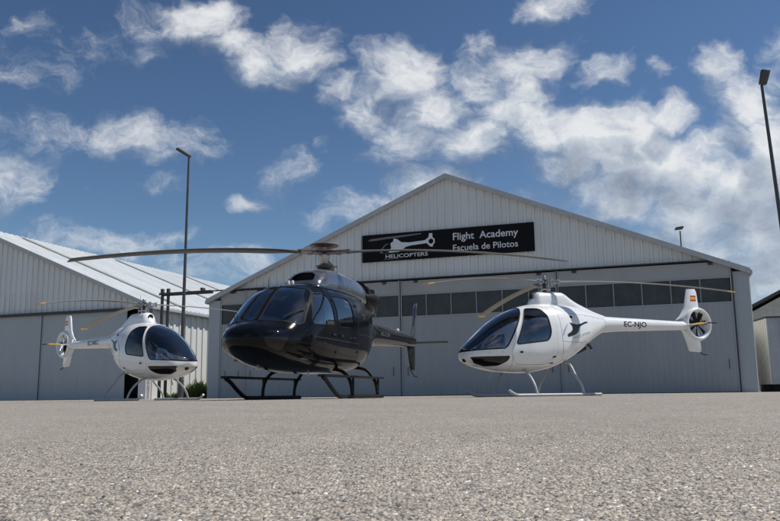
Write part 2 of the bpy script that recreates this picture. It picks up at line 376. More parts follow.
# ================================================================== light two-seat trainer
TRAINER_LOFT = []
def make_trainer():
    root = empty('trainer_helicopter', (0, 0, 0))
    top = [(1.95, .865), (1.93, .925), (1.86, 1.01), (1.65, 1.20), (1.3, 1.48), (.95, 1.675), (.65, 1.775), (.36, 1.83), (.1, 1.845), (-.3, 1.835), (-.6, 1.81), (-.85, 1.775), (-1.1, 1.71), (-1.35, 1.64), (-2.4, 1.61), (-3.7, 1.575)]
    bot = [(1.95, .82), (1.93, .74), (1.84, .65), (1.56, .545), (1.12, .475), (.66, .455), (.19, .52), (-.19, .645), (-.67, .885), (-1.06, 1.13), (-1.40, 1.295), (-2.4, 1.35), (-3.7, 1.40)]
    wid = [(1.95, .06), (1.93, .17), (1.86, .31), (1.65, .45), (1.3, .56), (.95, .61), (.6, .63), (.2, .63), (-.2, .58), (-.6, .47), (-1.0, .31), (-1.35, .19), (-2.4, .135), (-3.7, .095)]
    mid = [(1.95, .3), (1.6, .38), (.5, .36), (-.5, .42), (-1.3, .5), (-3.7, .5)]
    ne = [(1.95, 2.1), (.9, 2.35), (.2, 2.5), (-.6, 2.3), (-1.3, 2.05), (-3.7, 2)]
    def bump(V):   # mast fairing grows out of the roof and runs down to the boom
        S = V[:, :, 0]; Y = V[:, :, 1]; Z = V[:, :, 2]
        return V
    lf = Loft(top, bot, wid, mid, ne, 1.95, -3.66, 110, 80); TRAINER_LOFT.append(lf)
    wsp = [(2.4, .80), (1.80, .875), (1.31, .90), (1.245, .95), (.765, 1.72), (.70, 2.3), (2.4, 2.3)]
    ws = (wsp, 'y', -1, 1)
    door = rounded([(1.20, .82), (1.06, .60), (.36, .61), (.17, .80), (.16, 1.50), (.28, 1.75), (.70, 1.765), (.78, 1.66)], .10)
    dwin = rounded([(1.10, .975), (.80, 1.58), (.70, 1.715), (.42, 1.715), (.31, 1.58), (.29, 1.22), (.37, 1.06)], .09)
    chin = rounded([(1.915, .755), (1.20, .77), (1.24, .67), (1.38, .585), (1.60, .575), (1.80, .64)], .05)
    shell = lf.shell(0, -.014)
    dp = [(door, 'y', .2, 1), (door, 'y', -1, -.2)]; cp = [(chin, 'y', .11, 1), (chin, 'y', -1, -.11)]
    body = cut(shell.copy(), ws, *dp, *cp)
    finish(lf, 'body', body, [M['white'], M['lining']], root)
    w = keep(lf.shell(-.003, -.008), (inset(wsp, .002), 'y', -1, 1)); wo = finish(lf, 'windscreen', w, [M['glass_clear']] * 2, root)
    seal = cut(keep(lf.shell(.0015, -.012), ws), (inset(wsp, .022), 'y', -1.1, 1.1)); finish(lf, 'windscreen_seal', seal, [M['rubber']] * 2, wo)
    for sg, rng_ in ((1, (.2, 1)), (-1, (-1, -.2))):
        d = cut(keep(lf.shell(.001, -.013), (inset(door, .005), 'y', *rng_)), (dwin, 'y', *rng_))
        do = finish(lf, 'door', d, [M['white'], M['lining']], root)
        g = keep(lf.shell(-.003, -.008), (inset(dwin, .001), 'y', *rng_)); finish(lf, 'door_window', g, [M['glass_dark']] * 2, do)
        s_ = cut(keep(lf.shell(.003, -.010), (inset(dwin, -.004), 'y', *rng_)), (inset(dwin, .016), 'y', *rng_)); finish(lf, 'window_seal', s_, [M['rubber']] * 2, do)
        p = lf.side(.985, .84, sg, .012); mb = MB().box(p.x - .03, p.x + .03, p.y - .008, p.y + .008, p.z - .018, p.z + .018); mb.obj('door_handle', M['satin'], do, bevel=.006)
        p = lf.side(.25, .75, sg, .006); MB().prism([(.29, .735), (.20, .745), (.20, .775), (.26, .77)], 'y', p.y - .006, p.y + .006).obj('air_vent', M['satin'], root, bevel=.003)
        c_ = keep(lf.shell(-.002, -.008), (inset(chin, .001), 'y', *((.111, 1) if sg > 0 else (-1, -.111)))); finish(lf, 'chin_window', c_, [M['glass_chin']] * 2, root)
        text_decal(lf, 'registration', 'EC-NJO', -1.84, -2.45, 1.425, 1.53, sg, M['decal'], root, bold=.012)
        text_decal(lf, 'lettering', 'HELICOPTERS', -.24, -.78, 1.10, 1.15, sg, M['decalgrey'], root, shear=.3, slope=.14)
        logo = [(-.17, 1.435), (-.27, 1.41), (-.38, 1.40), (-.50, 1.425), (-.61, 1.465), (-.70, 1.475), (-.71, 1.45), (-.62, 1.43), (-.50, 1.385), (-.44, 1.35), (-.40, 1.27), (-.35, 1.22), (-.27, 1.185), (-.19, 1.165), (-.11, 1.145), (-.08, 1.19), (-.12, 1.215), (-.19, 1.25), (-.235, 1.30), (-.23, 1.36)]
        poly_decal(lf, 'emblem', logo, sg, M['decal'], root, 2, .004)
        poly_decal(lf, 'emblem_swash', [(.01, 1.17), (-.03, 1.26), (-.13, 1.40), (-.11, 1.40), (.0, 1.28), (.035, 1.175)], sg, M['decalgrey'], root, 1, .004)
        def joint(pts, rad=.0028, name='panel_joint'):
            q = [lf.side(p.x, p.y, sg, .0004) for p in [Vector((a.x, a.y)) for a in bez([(x, z, 0) for x, z in pts], 10)]]
            q = [p for p in q if p]
            if len(q) > 2: MB().tube(q, rad, 5).obj(name, M['faint'], root, smooth=True)
        joint([(.06, 1.80), (.06, 1.40), (.04, 1.0), (.0, .66)]); joint([(.06, 1.06), (-.35, 1.05), (-.85, 1.10), (-1.25, 1.35)]); joint([(-1.30, 1.60), (-1.33, 1.45), (-1.32, 1.30)])
        joint([(.04, 1.70), (-.35, 1.62), (-.75, 1.60), (-1.28, 1.56)]); joint([(1.16, .78), (1.14, .65), (1.10, .5)])
        for (fx, fz) in ((.0, 1.5), (.0, 1.2), (-.3, 1.07), (-.6, 1.09), (-.9, 1.16), (-.3, 1.61), (-.7, 1.585), (-1.1, 1.56), (1.35, .84), (1.6, .83)):
            p = lf.side(fx, fz, sg, .001)
            if p: MB().lathe([(0, .002), (.007, .0015), (.008, -.002)], 8, 'Y', tuple(p)).obj('fastener', M['darkmetal'], root, smooth=True)
        p = lf.side(-.25, 1.54, sg, .004); MB().lathe([(0, .003), (.032, .003), (.034, -.004)], 18, 'Y', tuple(p)).obj('fuel_cap', M['satin'], root, smooth=True)
    # landing lights in the nose
    for sg in (1, -1):
        loc, n, i, d = lf.bvh.ray_cast(Vector((3, sg * .045, .70)), Vector((-1, 0, 0)))
    loc, n, i, d = lf.bvh.ray_cast(Vector((3, 0, .715)), Vector((-1, 0, 0)))
    MB().lathe([(.0, .012), (.045, .010), (.05, .0), (.05, -.05)], 24, 'X', (loc.x - .002, 0, loc.z)).obj('landing_light', M['satin'], root, smooth=True)
    MB().tube([(1.30, 0, .47), (1.36, 0, .36), (1.36, 0, .34)], .012, 8).obj('belly_antenna', M['skidgrey'], root, smooth=True)
    # cowling / mast fairing
    ft = [(.42, 1.84), (.33, 1.95), (.27, 2.05), (.22, 2.085), (-.33, 2.095), (-.40, 2.07), (-.52, 1.99), (-.65, 1.92), (-.85, 1.84), (-1.1, 1.745), (-1.45, 1.645)]
    fb = [(.42, 1.62), (-.6, 1.58), (-1.45, 1.45)]
    fw = [(.42, .06), (.33, .15), (.22, .19), (-.33, .19), (-.6, .20), (-.9, .17), (-1.45, .07)]
    fl = Loft(ft, fb, fw, [(.42, .25), (-1.45, .4)], [(.42, 2.6), (-.3, 3.2), (-.8, 2.3), (-1.45, 2)], .42, -1.45, 60, 48)
    fm = fl.shell(0, 0, solid=True); fo = finish(fl, 'mast_fairing', fm, [M['white'], M['white']], root)
    loc, n, i, d = fl.bvh.ray_cast(Vector((1, 0, 2.0)), Vector((-1, 0, 0)))
    MB().lathe([(.0, .012), (.046, .012), (.052, .03), (.060, .03), (.062, .0), (.06, -.09)], 28, 'X', (loc.x + .012, 0, 1.975)).obj('air_intake', M['panel'], fo, smooth=True)
    for sg in (1, -1):
        text_decal(fl, 'placard', 'G TYPE', .02, -.17, 1.97, 2.01, sg, M['decalgrey'], fo) if False else None
    MB().tube([(-.27, .06, 2.05), (-.27, .06, 2.56)], [.006, .003], 6).obj('whip_antenna', M['satin'], fo, smooth=True)
    # rear engine cooling box and exhaust
    MB().hexa([(-.64, -.14, .84), (-.64, .14, .84), (-.86, .14, .93), (-.86, -.14, .93), (-.64, -.14, 1.0), (-.64, .14, 1.0), (-.86, .14, 1.08), (-.86, -.14, 1.08)]).obj('engine_grille', M['panel'], root, bevel=.012)
    MB().tube([(-.80, .18, 1.08), (-.90, .20, 1.0), (-.94, .20, .95)], .035, 12).obj('exhaust_pipe', M['darkmetal'], root, smooth=True)
    # fenestron
    cs, cz = -3.96, 1.535; ro_, ri = .375, .285
    ring = MB(); prof = []
    for k in range(20):
        a = 2 * PI * k / 20; rr = (ro_ + ri) / 2 + (ro_ - ri) / 2 * math.cos(a) * (1 if math.cos(a) > 0 else 1.); prof.append((rr, .105 * math.sin(a) * (1 - .15 * math.cos(a))))
    ring.lathe(prof, 56, 'Y', (cs, 0, cz), closed=True); tail = ring.obj('fenestron_shroud', M['white'], root, smooth=True, angle=80)
    MB().tube([(-3.45, 0, 1.49), (-3.58, 0, 1.50), (-3.66, 0, 1.51)], [.10, .085, .07], 20).obj('shroud_neck', M['white'], tail, smooth=True, angle=60)
    fan = MB(); fan.lathe([(0, .05), (.03, .05), (.05, .03), (.055, -.03), (.04, -.05), (0, -.05)], 20, 'Y', (cs, 0, cz))
    for k in range(7):
        a = 2 * PI * k / 7 + .3; ca, sa = math.cos(a), math.sin(a); p = []
        for (r, q, yy) in [(.05, -.024, -.02), (.05, .024, .02), (.278, .052, .020), (.278, -.052, -.020)]:
            p.append((cs + r * ca - q * sa, yy, cz + r * sa + q * ca))
        t = [(x, y + .008, z) for x, y, z in p]; fan.hexa(p + t)
    fan.obj('tail_fan', M['satin'], root, smooth=True, angle=30)
    st = MB()
    for a in (0.15, PI * 2 / 3 + .15, PI * 4 / 3 + .15): st.tube([(cs, -.05, cz), (cs + .30 * math.cos(a), -.05, cz + .30 * math.sin(a))], .014, 8)
    st.obj('fan_support', M['white'], root, smooth=True)
    def fin(pts, th, name):
        # outline in (s,z) with lens thickness: centre line thicker
        n = len(pts); c = (sum(p[0] for p in pts) / n, sum(p[1] for p in pts) / n); ip = [(c[0] + (a - c[0]) * .72, c[1] + (b - c[1]) * .86) for a, b in pts]
        v = [(a, 0.006, b) for a, b in pts] + [(a, -.006, b) for a, b in pts] + [(a, th, b) for a, b in ip] + [(a, -th, b) for a, b in ip]
        f = [tuple(2 * n + i for i in range(n)), tuple(3 * n + i for i in reversed(range(n)))]
        for i in range(n):
            j = (i + 1) % n; f += [(i, j, 2 * n + j, 2 * n + i), (n + j, n + i, 3 * n + i, 3 * n + j), (j, i, n + i, n + j)]
        o = MB().add(v, f).obj(name, M['white'], root, smooth=True, angle=60); return o
    up = fin([(-3.36, 1.60), (-3.50, 1.72), (-3.62, 1.90), (-3.73, 2.31), (-3.97, 2.32), (-4.01, 2.25), (-4.05, 1.86), (-3.9, 1.86), (-3.75, 1.83), (-3.64, 1.68)], .035, 'upper_fin')
    lo = fin([(-3.46, 1.44), (-3.55, 1.32), (-3.62, 1.15), (-3.70, .93), (-4.02, .91), (-4.04, 1.0), (-4.02, 1.20), (-3.86, 1.20), (-3.72, 1.26), (-3.63, 1.38)], .035, 'lower_fin')
    for sg in (1, -1):
        y0 = sorted((sg * .0365, sg * .039))
        for (za, zb_, mt) in ((2.135, 2.165, 'red'), (2.075, 2.135, 'flagyellow'), (2.045, 2.075, 'red')):
            MB().box(-3.955, -3.80, y0[0], y0[1], za, zb_).obj('flag_band', M[mt], up)
    # horizontal stabiliser with yellow tips through the shroud axis
    for sg in (1, -1):
        ys = [sg * .06, sg * .66]
        sb = MB(); sec = [(-3.52, 0), (-3.57, .016), (-3.66, .018), (-3.78, 0), (-3.66, -.014), (-3.57, -.012)]
        v = [(a, ys[0], 1.50 + b) for a, b in sec] + [(a - .03, ys[1], 1.50 + b) for a, b in sec]; n = len(sec)
        f = [(i, (i + 1) % n, (i + 1) % n + n, i + n) for i in range(n)] + [tuple(range(n)), tuple(range(n, 2 * n))]
        s1 = sb.add(v, f).obj('stabiliser', M['white'], root, smooth=True, angle=40)
        MB().tube([(-3.56, ys[1] - sg * .02, 1.50), (-3.70, ys[1] + sg * .02, 1.50), (-3.86, ys[1] + sg * .02, 1.50)], .013, 8).obj('stabiliser_tip', M['satin'], s1, smooth=True)
        v = [(a * 1.0 - .001, sg * .38, 1.50 + b * 1.12) for a, b in sec] + [(a - .03, sg * .655, 1.50 + b * 1.12) for a, b in sec]
        MB().add(v, f).obj('warning_band', M['flagyellow'], s1, smooth=True, angle=40)
    MB().tube([(-4.0, 0, .92), (-4.08, 0, .87), (-4.20, 0, .86)], .012, 8).obj('tail_bumper', M['satin'], root, smooth=True)
    # skids
    for sg in (1, -1):
        pts = bez([(1.42, sg * .80, .125), (1.34, sg * .80, .075), (1.24, sg * .80, .035), (1.05, sg * .80, .03), (.2, sg * .80, .03), (-.66, sg * .80, .03)], 6)
        MB().tube(pts, .028, 12).obj('skid', M['skidgrey'], root, smooth=True, angle=50)
    for sx in (.80, -.26):
        h = .49 if sx > 0 else .62
        pts = bez([(sx, -.80, .04), (sx, -.72, .22), (sx, -.55, .40), (sx, -.30, h + .03), (sx, .30, h + .03), (sx, .55, .40), (sx, .72, .22), (sx, .80, .04)], 6)
        MB().tube(pts, .024, 12).obj('cross_tube', M['skidgrey'], root, smooth=True, angle=50)
    # cabin
    for sg in (1, -1):
        sc = empty('seat', (0, 0, 0)); sc.parent = root
        MB().box(.20, .68, sg * .30 - .21, sg * .30 + .21, .62, .78).obj('seat_cushion', M['seat'], sc, bevel=.04)
        MB().hexa([(.24, sg * .30 - .20, .76), (.24, sg * .30 + .20, .76), (.12, sg * .30 + .20, .76), (.12, sg * .30 - .20, .76), (.10, sg * .30 - .19, 1.40), (.10, sg * .30 + .19, 1.40), (.0, sg * .30 + .19, 1.40), (.0, sg * .30 - .19, 1.40)]).obj('seat_back', M['seat'], sc, bevel=.04)
        MB().box(.0, .09, sg * .30 - .10, sg * .30 + .10, 1.42, 1.60).obj('headrest', M['seat'], sc, bevel=.03)
        MB().tube([(.95, sg * .30, .60), (.88, sg * .30, .85), (.86, sg * .30, 1.02)], .012, 8).obj('cyclic_stick', M['satin'], root, smooth=True)
    MB().prism(rounded([(-.40, .80), (-.28, .66), (.28, .66), (.40, .80), (.47, 1.2), (.40, 1.62), (.25, 1.72), (-.25, 1.72), (-.40, 1.62), (-.47, 1.2)], .05), 'x', -.12, -.04).obj('bulkhead', M['inner'], root)
    MB().box(.02, 1.3, -.28, .28, .62, .65).obj('cabin_floor', M['inner'], root)
    MB().hexa([(1.42, -.14, .58), (1.42, .14, .58), (1.12, .14, .58), (1.12, -.14, .58), (1.34, -.17, 1.06), (1.34, .17, 1.06), (1.20, .17, 1.10), (1.20, -.17, 1.10)]).obj('instrument_panel', M['panel'], root, bevel=.02)
    MB().box(1.16, 1.20, -.30, .30, .98, 1.20).obj('instrument_screen', M['panel'], root, bevel=.012)
    # rotor mast, head, blades
    hz = 2.30
    ms = MB().tube([(0, 0, 2.05), (0, 0, 2.36)], .035, 16); mast = ms.obj('rotor_mast', M['darkmetal'], root, smooth=True, angle=40)
    MB().lathe([(.0, 2.125), (.11, 2.125), (.12, 2.14), (.12, 2.155), (.0, 2.16)], 28).obj('swash_plate', M['metal'], mast, smooth=True, angle=40)
    rods = MB()
    for k in range(5):
        a = 2 * PI * k / 5 + .4; MB().tube([(.115 * math.cos(a), .115 * math.sin(a), 2.08), (.13 * math.cos(a), .13 * math.sin(a), 2.27)], .009, 8).obj('pitch_link', M['metal'], mast, smooth=True)
    head = MB(); head.lathe([(0, .06), (.05, .06), (.07, .045), (.075, .0), (.09, -.03), (.08, -.05), (0, -.05)], 28)
    ho = head.obj('rotor_head', M['darkmetal'], root, smooth=True, angle=40); ho.location = (0, 0, hz)
    MB().lathe([(0, .135), (.03, .13), (.045, .10), (.045, .055), (0, .05)], 20).obj('head_cap', M['metal'], ho, smooth=True, angle=40)
    for k in range(3):
        a = 2 * PI * k / 3; hub = MB()
        hub.box(.05, .30, -.035, .035, .012, .034); hub.box(.05, .30, -.035, .035, -.036, -.014); hub.lathe([(0, .05), (.028, .05), (.028, -.05), (0, -.05)], 14, 'Z', (.28, 0, 0)); hub.lathe([(0, .07), (.035, .065), (.035, -.06), (0, -.065)], 14, 'Z', (.14, 0, 0)); hub.tube([(.22, 0, 0), (.22, .12, -.02), (.22, .13, -.03)], .012, 8)
        h = hub.obj('blade_grip', M['metal'] if k else M['darkmetal'], ho, smooth=True, angle=35); h.rotation_euler.z = a
        blade('rotor_blade', .30, 3.6, .18, .024, .36, M['blade_grey'], ho, (0, 0, 0), a, tip=.14, twist=7)
    return root

tr = make_trainer()
right = tr
left = copy_tree(tr)
def place(o, x, y, hd, az):
    o.location = (x, y, 0); o.rotation_euler.z = R(hd)
    for c in o.children:
        if c.name.split('.')[0] == 'rotor_head': c.rotation_euler.z = R(az - hd)
for ob in [c for c in left.children if c.name.startswith('registration')]:
    sgn = 1 if sum(v.co.y for v in ob.data.vertices) > 0 else -1
    nw = text_decal(TRAINER_LOFT[0], 'registration', 'EC-NKC', -1.84, -2.45, 1.425, 1.53, sgn, M['decal'], left, bold=.012); bpy.data.objects.remove(ob)
place(right, 3.15, 16.2, 203.07, 105.6)
place(left, -5.99, 19.3, -42.2, 133.6)
tag(right, 'white two-seat helicopter on the right with EC-NJO on its tail boom', 'helicopter', 'white two-seat trainer helicopters')
tag(left, 'white two-seat helicopter left of the black helicopter with its nose turned to the right', 'helicopter', 'white two-seat trainer helicopters')

# ================================================================== black single-engine helicopter
def make_black():
    root = empty('black_helicopter', (0, 0, 0))
    top = [(3.66, 1.10), (3.64, 1.17), (3.56, 1.26), (3.42, 1.34), (3.26, 1.395), (3.14, 1.45), (2.9, 1.66), (2.65, 1.88), (2.4, 2.06), (2.15, 2.17), (1.8, 2.26), (1.4, 2.31), (.8, 2.335), (0, 2.33), (-.8, 2.30), (-1.5, 2.18), (-2.2, 1.98), (-2.8, 1.86), (-4.5, 1.80), (-6.75, 1.76)]
    bot = [(3.66, 1.04), (3.64, .98), (3.56, .89), (3.38, .80), (3.05, .69), (2.6, .60), (2.0, .54), (1.4, .51), (.5, .51), (0, .53), (-.5, .60), (-1.0, .76), (-1.5, .98), (-2.0, 1.15), (-2.5, 1.24), (-3.2, 1.29), (-6.75, 1.45)]
    wid = [(3.66, .10), (3.64, .22), (3.56, .40), (3.38, .58), (3.14, .71), (2.8, .82), (2.4, .90), (2.0, .94), (1.4, .955), (.4, .955), (-.2, .93), (-.8, .83), (-1.4, .64), (-2.0, .44), (-2.6, .32), (-3.4, .28), (-6.75, .13)]
    mid = [(3.66, .5), (3.2, .47), (2.6, .38), (1.8, .38), (0, .42), (-1.5, .5), (-6.75, .5)]
    ne = [(3.66, 2.05), (3.2, 2.2), (2.6, 2.35), (1.8, 2.75), (0, 3.0), (-1.2, 2.6), (-2.2, 2.2), (-6.75, 2)]
    lf = Loft(top, bot, wid, mid, ne, 3.66, -6.75, 130, 96)
    # windscreen panes, drawn from the front (y,z)
    pane = rounded([(.028, 1.425), (.50, 1.40), (.74, 1.34), (.775, 1.38), (.72, 1.80), (.645, 2.02), (.54, 2.11), (.028, 2.165)], .05)
    chin = rounded([(.36, 1.02), (.42, .88), (.54, .84), (.66, 1.0), (.70, 1.22), (.56, 1.28), (.40, 1.20)], .06)
    wfr = lambda p: (p, 'x', 1.75, 3.9)
    win1 = rounded([(1.98, 1.42), (2.42, 1.40), (2.28, 1.72), (2.06, 2.02), (1.86, 2.06), (1.84, 1.50)], .06)
    win1 = rounded([(1.76, 1.40), (2.54, 1.36), (2.56, 1.46), (2.34, 1.84), (2.16, 2.01), (1.80, 2.04), (1.71, 1.95), (1.70, 1.48)], .07)
    win2 = rounded([(.72, 1.42), (1.52, 1.39), (1.56, 1.50), (1.56, 1.95), (1.50, 2.03), (.78, 2.05), (.68, 1.94), (.66, 1.5)], .09)
    door1 = rounded([(2.68, 1.36), (2.66, .90), (2.48, .70), (1.72, .66), (1.64, .76), (1.64, 2.08), (1.70, 2.13), (2.16, 2.085), (2.40, 1.92), (2.62, 1.56)], .08)
    door2 = rounded([(1.59, .66), (.60, .66), (.50, .76), (.50, 2.05), (.60, 2.14), (1.54, 2.13), (1.60, 2.06)], .08)
    body = cut(lf.shell(0, -.018), wfr(pane), wfr(ymir(pane)), (chin, 'x', 2.4, 3.9), (ymir(chin), 'x', 2.4, 3.9), (door1, 'y', .3, 1.2), (door1, 'y', -1.2, -.3), (door2, 'y', .3, 1.2), (door2, 'y', -1.2, -.3))
    finish(lf, 'fuselage', body, [M['black'], M['inner']], root)
    for sg in (1, -1):
        pp = pane if sg > 0 else ymir(pane); cc = chin if sg > 0 else ymir(chin); yr = (.3, 1.2) if sg > 0 else (-1.2, -.3)
        w = finish(lf, 'windscreen', keep(lf.shell(-.004, -.010), wfr(inset(pp, .001))), [M['glass_clear']] * 2, root)
        finish(lf, 'windscreen_seal', cut(keep(lf.shell(.003, -.014), wfr(inset(pp, -.006))), wfr(inset(pp, .018))), [M['rubber']] * 2, w)
        finish(lf, 'chin_window', keep(lf.shell(-.004, -.010), (inset(cc, .001), 'x', 2.4, 3.9)), [M['glass_chin']] * 2, root)
        for dname, dd, ww in (('front_door', door1, win1), ('rear_door', door2, win2)):
            d = finish(lf, dname, cut(keep(lf.shell(.002, -.016), (inset(dd, .006), 'y', *yr)), (ww, 'y', *yr)), [M['black'], M['inner']], root)
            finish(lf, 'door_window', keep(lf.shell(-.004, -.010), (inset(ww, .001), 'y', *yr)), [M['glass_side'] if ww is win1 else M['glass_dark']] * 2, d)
            finish(lf, 'window_seal', cut(keep(lf.shell(.006, -.014), (inset(ww, -.012), 'y', *yr)), (inset(ww, .016), 'y', *yr)), [M['rubber']] * 2, d)
            hx = 1.80 if ww is win1 else 1.40; p = lf.side(hx, 1.22, sg, .02)
            MB().box(p.x - .07, p.x + .07, p.y - .012, p.y + .012, p.z - .014, p.z + .014).obj('door_handle', M['darkmetal'], d, bevel=.006)
            if ww is win1:
                q = [lf.side(a, b, sg, .008) for a, b in ((2.08, 1.41), (2.08, 2.0))]; MB().tube(q, .012, 8).obj('vent_frame', M['rubber'], d, smooth=True)
        text_decal(lf, 'registration', 'EC-LTP', -3.0, -3.8, 1.55, 1.63, sg, M['faint'], root, bold=.01)
        def joint(pts, rad=.0035):
            q = [lf.side(a.x, a.y, sg, .0004) for a in bez([(x, z, 0) for x, z in pts], 8)]; q = [p for p in q if p]
            if len(q) > 2: MB().tube(q, rad, 5).obj('panel_joint', M['darkmetal'], root, smooth=True)
        joint([(.40, 2.1), (.40, 1.5), (.38, .8)]); joint([(-.35, 2.1), (-.36, 1.5), (-.40, .85)]); joint([(.40, 1.32), (0, 1.32), (-.8, 1.34), (-1.6, 1.42)]); joint([(2.5, .80), (1.5, .63), (.4, .62)]); joint([(-2.6, 1.80), (-2.62, 1.55), (-2.6, 1.34)])
        joint([(.45, 1.12), (1.1, 1.12), (2.55, 1.14)], .009)
        for hx_, hz_ in ((2.60, 1.15), (2.48, .82), (1.62, 1.9), (1.62, .9), (.47, 1.9), (.47, .95)):
            p = lf.side(hx_, hz_, sg, .006); MB().box(p.x - .03, p.x + .03, p.y - .010, p.y + .010, p.z - .02, p.z + .02).obj('hinge', M['satin'], root, bevel=.004)
        p = lf.side(.0, 1.72, sg, .004); MB().lathe([(0, .004), (.06, .004), (.065, -.006)], 20, 'Y', tuple(p)).obj('fuel_cap', M['darkmetal'], root, smooth=True)
        # wiper
        a = lf.bvh.ray_cast(Vector((5, sg * .48, 1.43)), Vector((-1, 0, 0)))[0]; b = lf.bvh.ray_cast(Vector((5, sg * .28, 1.56)), Vector((-1, 0, 0)))[0]; c = lf.bvh.ray_cast(Vector((5, sg * .715, 1.62)), Vector((-1, 0, 0)))[0]
        up = Vector((.02, 0, .02))
        MB().tube([a + up * .3, a + up * 1.2, (a + c) / 2 + up * 2.5, c + up], .010, 8).obj('wiper', M['satin'], root, smooth=True)
    # thin roof-line highlight edge is real: rain gutter
    for sg in (1, -1):
        q = [lf.side(x, 2.17 - .0 * x, sg, .006) for x in (1.75, 1.4, 1.0, .6, .2, -.2)]
        MB().tube([p for p in q if p], .010, 6).obj('rain_gutter', M['black'], root, smooth=True)
    # engine and mast cowling
    ct = [(1.28, 2.31), (1.22, 2.42), (1.08, 2.54), (.85, 2.66), (.5, 2.74), (.1, 2.765), (-.6, 2.755), (-1.2, 2.68), (-1.7, 2.58), (-2.15, 2.44), (-2.35, 2.33)]
    cb = [(1.28, 2.2), (0, 2.15), (-1.2, 2.0), (-1.8, 1.92), (-2.35, 1.98)]
    cw = [(1.28, .34), (1.18, .42), (.9, .47), (.4, .50), (-.4, .55), (-1.1, .58), (-1.7, .52), (-2.15, .40), (-2.35, .30)]
    cl = Loft(ct, cb, cw, [(1.28, .2), (-2.35, .45)], [(1.28, 2.6), (0, 2.6), (-2.35, 2.2)], 1.28, -2.35, 70, 64)
    cm = cut(cl.shell(0, -.02), (rounded([(-.27, 2.40), (.27, 2.40), (.25, 2.53), (.14, 2.60), (-.14, 2.60), (-.25, 2.53)], .05), 'x', .9, 1.6))
    cow = finish(cl, 'engine_cowling', cm, [M['gunmetal_sheen'], M['dark']], root)
    MB().box(.86, .90, -.32, .32, 2.38, 2.60).obj('intake_screen', M['dark'], cow)
    et = [(-1.12, 2.66), (-1.18, 2.73), (-1.5, 2.70), (-1.9, 2.60), (-2.25, 2.44), (-2.55, 2.26), (-2.62, 2.15)]
    el = Loft(et, [(-1.12, 2.2), (-1.18, 2.0), (-1.8, 1.84), (-2.4, 1.88), (-2.62, 1.98)], [(-1.12, .52), (-1.18, .625), (-1.6, .62), (-2.0, .54), (-2.4, .36), (-2.62, .15)], [(-1.12, .45), (-2.62, .5)], [(-1.12, 2.5), (-2.62, 2.1)], -1.12, -2.62, 50, 56)
    eo = finish(el, 'engine_housing', el.shell(0, 0, solid=True), [M['black'], M['black']], root)
    for sg in (1, -1):
        for k in range(5):
            p = el.side(-1.40 - .07 * k, 2.42, sg, .004)
            if p: MB().box(p.x - .012, p.x + .012, p.y - .006, p.y + .006, p.z - .09, p.z + .09).obj('vent_slot', M['dark'], eo)
        for pts in ([(-1.25, 2.25), (-1.7, 2.22), (-2.2, 2.18)],):
            q = [el.side(x, z, sg, .001) for x, z in pts]; MB().tube([p for p in q if p], .004, 5).obj('panel_joint', M['darkmetal'], eo, smooth=True)
    for sx in (.15, -.95):   # cowling panel joints
        pr = [p for p in [cl.bvh.ray_cast(Vector((sx, math.cos(a) * 2, 2.25 + math.sin(a) * 2)), Vector((0, -math.cos(a), -math.sin(a)))) for a in [PI * k / 24 for k in range(1, 24)]] if p[0]]
        MB().tube([p[0] for p in pr], .005, 6).obj('panel_joint', M['rubber'], cow, smooth=True)
    # side engine air scoops and aft fairing bulge
    for sg in (1, -1):
        MB().tube([(-1.1, sg * .52, 2.30), (-1.35, sg * .60, 2.28), (-1.62, sg * .61, 2.25), (-1.85, sg * .56, 2.22)], [.08, .13, .14, .09], 18).obj('oil_cooler_duct', M['satin'], cow, smooth=True, angle=50)
        MB().lathe([(0, 0), (.05, .002), (.055, .0), (.055, -.05)], 16, 'Z', (0, 0, 0)).obj('filler_cap', M['metal'], cow, smooth=True).location = (-.9, sg * .36, 2.695)
        MB().tube([(.95, sg * .93, 1.20), (.88, sg * 1.0, 1.21), (.75, sg * 1.0, 1.21), (.68, sg * .93, 1.20)], .012, 8).obj('grab_handle', M['darkmetal'], root, smooth=True)
    MB().lathe([(.13, 0), (.155, .0), (.165, .3), (.15, .55), (.135, .55)], 28, 'X', (0, 0, 0), closed=True).obj('exhaust_pipe', M['metal'], cow, smooth=True, angle=60).location = (-2.75, 0, 2.34)
    # roof fittings
    for sy in (-.04, .05): MB().lathe([(0, .10), (.025, .095), (.035, .07), (.03, .0)], 14, 'Z', (1.75, sy, 2.235)).obj('roof_light', M['lamp'], root, smooth=True)
    MB().tube([(1.80, -.45, 2.15), (1.79, -.45, 2.42)], [.008, .004], 8).obj('whip_antenna', M['satin'], root, smooth=True)
    MB().tube([(3.16, 0, 1.43), (2.9, 0, 1.65), (2.65, 0, 1.87), (2.4, 0, 2.05), (2.15, 0, 2.16)], .022, 8).obj('windscreen_post', M['black'], root, smooth=True)
    MB().tube([(2.5, -.30, .60), (2.53, -.30, .53)], .03, 12).obj('landing_light', M['lamp'], root, smooth=True)
    MB().tube([(1.5, .30, .53), (1.53, .30, .46)], .02, 12).obj('belly_antenna', M['lamp'], root, smooth=True)
    # tail: stabiliser, fins, rotor, guard
    sec = [(-5.72, 0), (-5.80, .025), (-5.98, .03), (-6.16, 0), (-5.98, -.02), (-5.80, -.018)]
    for sg in (1, -1):
        v = [(a, sg * .10, 1.52 + b) for a, b in sec] + [(a, sg * 1.26, 1.52 + b) for a, b in sec]; n = len(sec)
        MB().add(v, [(i, (i + 1) % n, (i + 1) % n + n, i + n) for i in range(n)] + [tuple(range(n)), tuple(range(n, 2 * n))]).obj('stabiliser', M['satin'], root, smooth=True, angle=40)
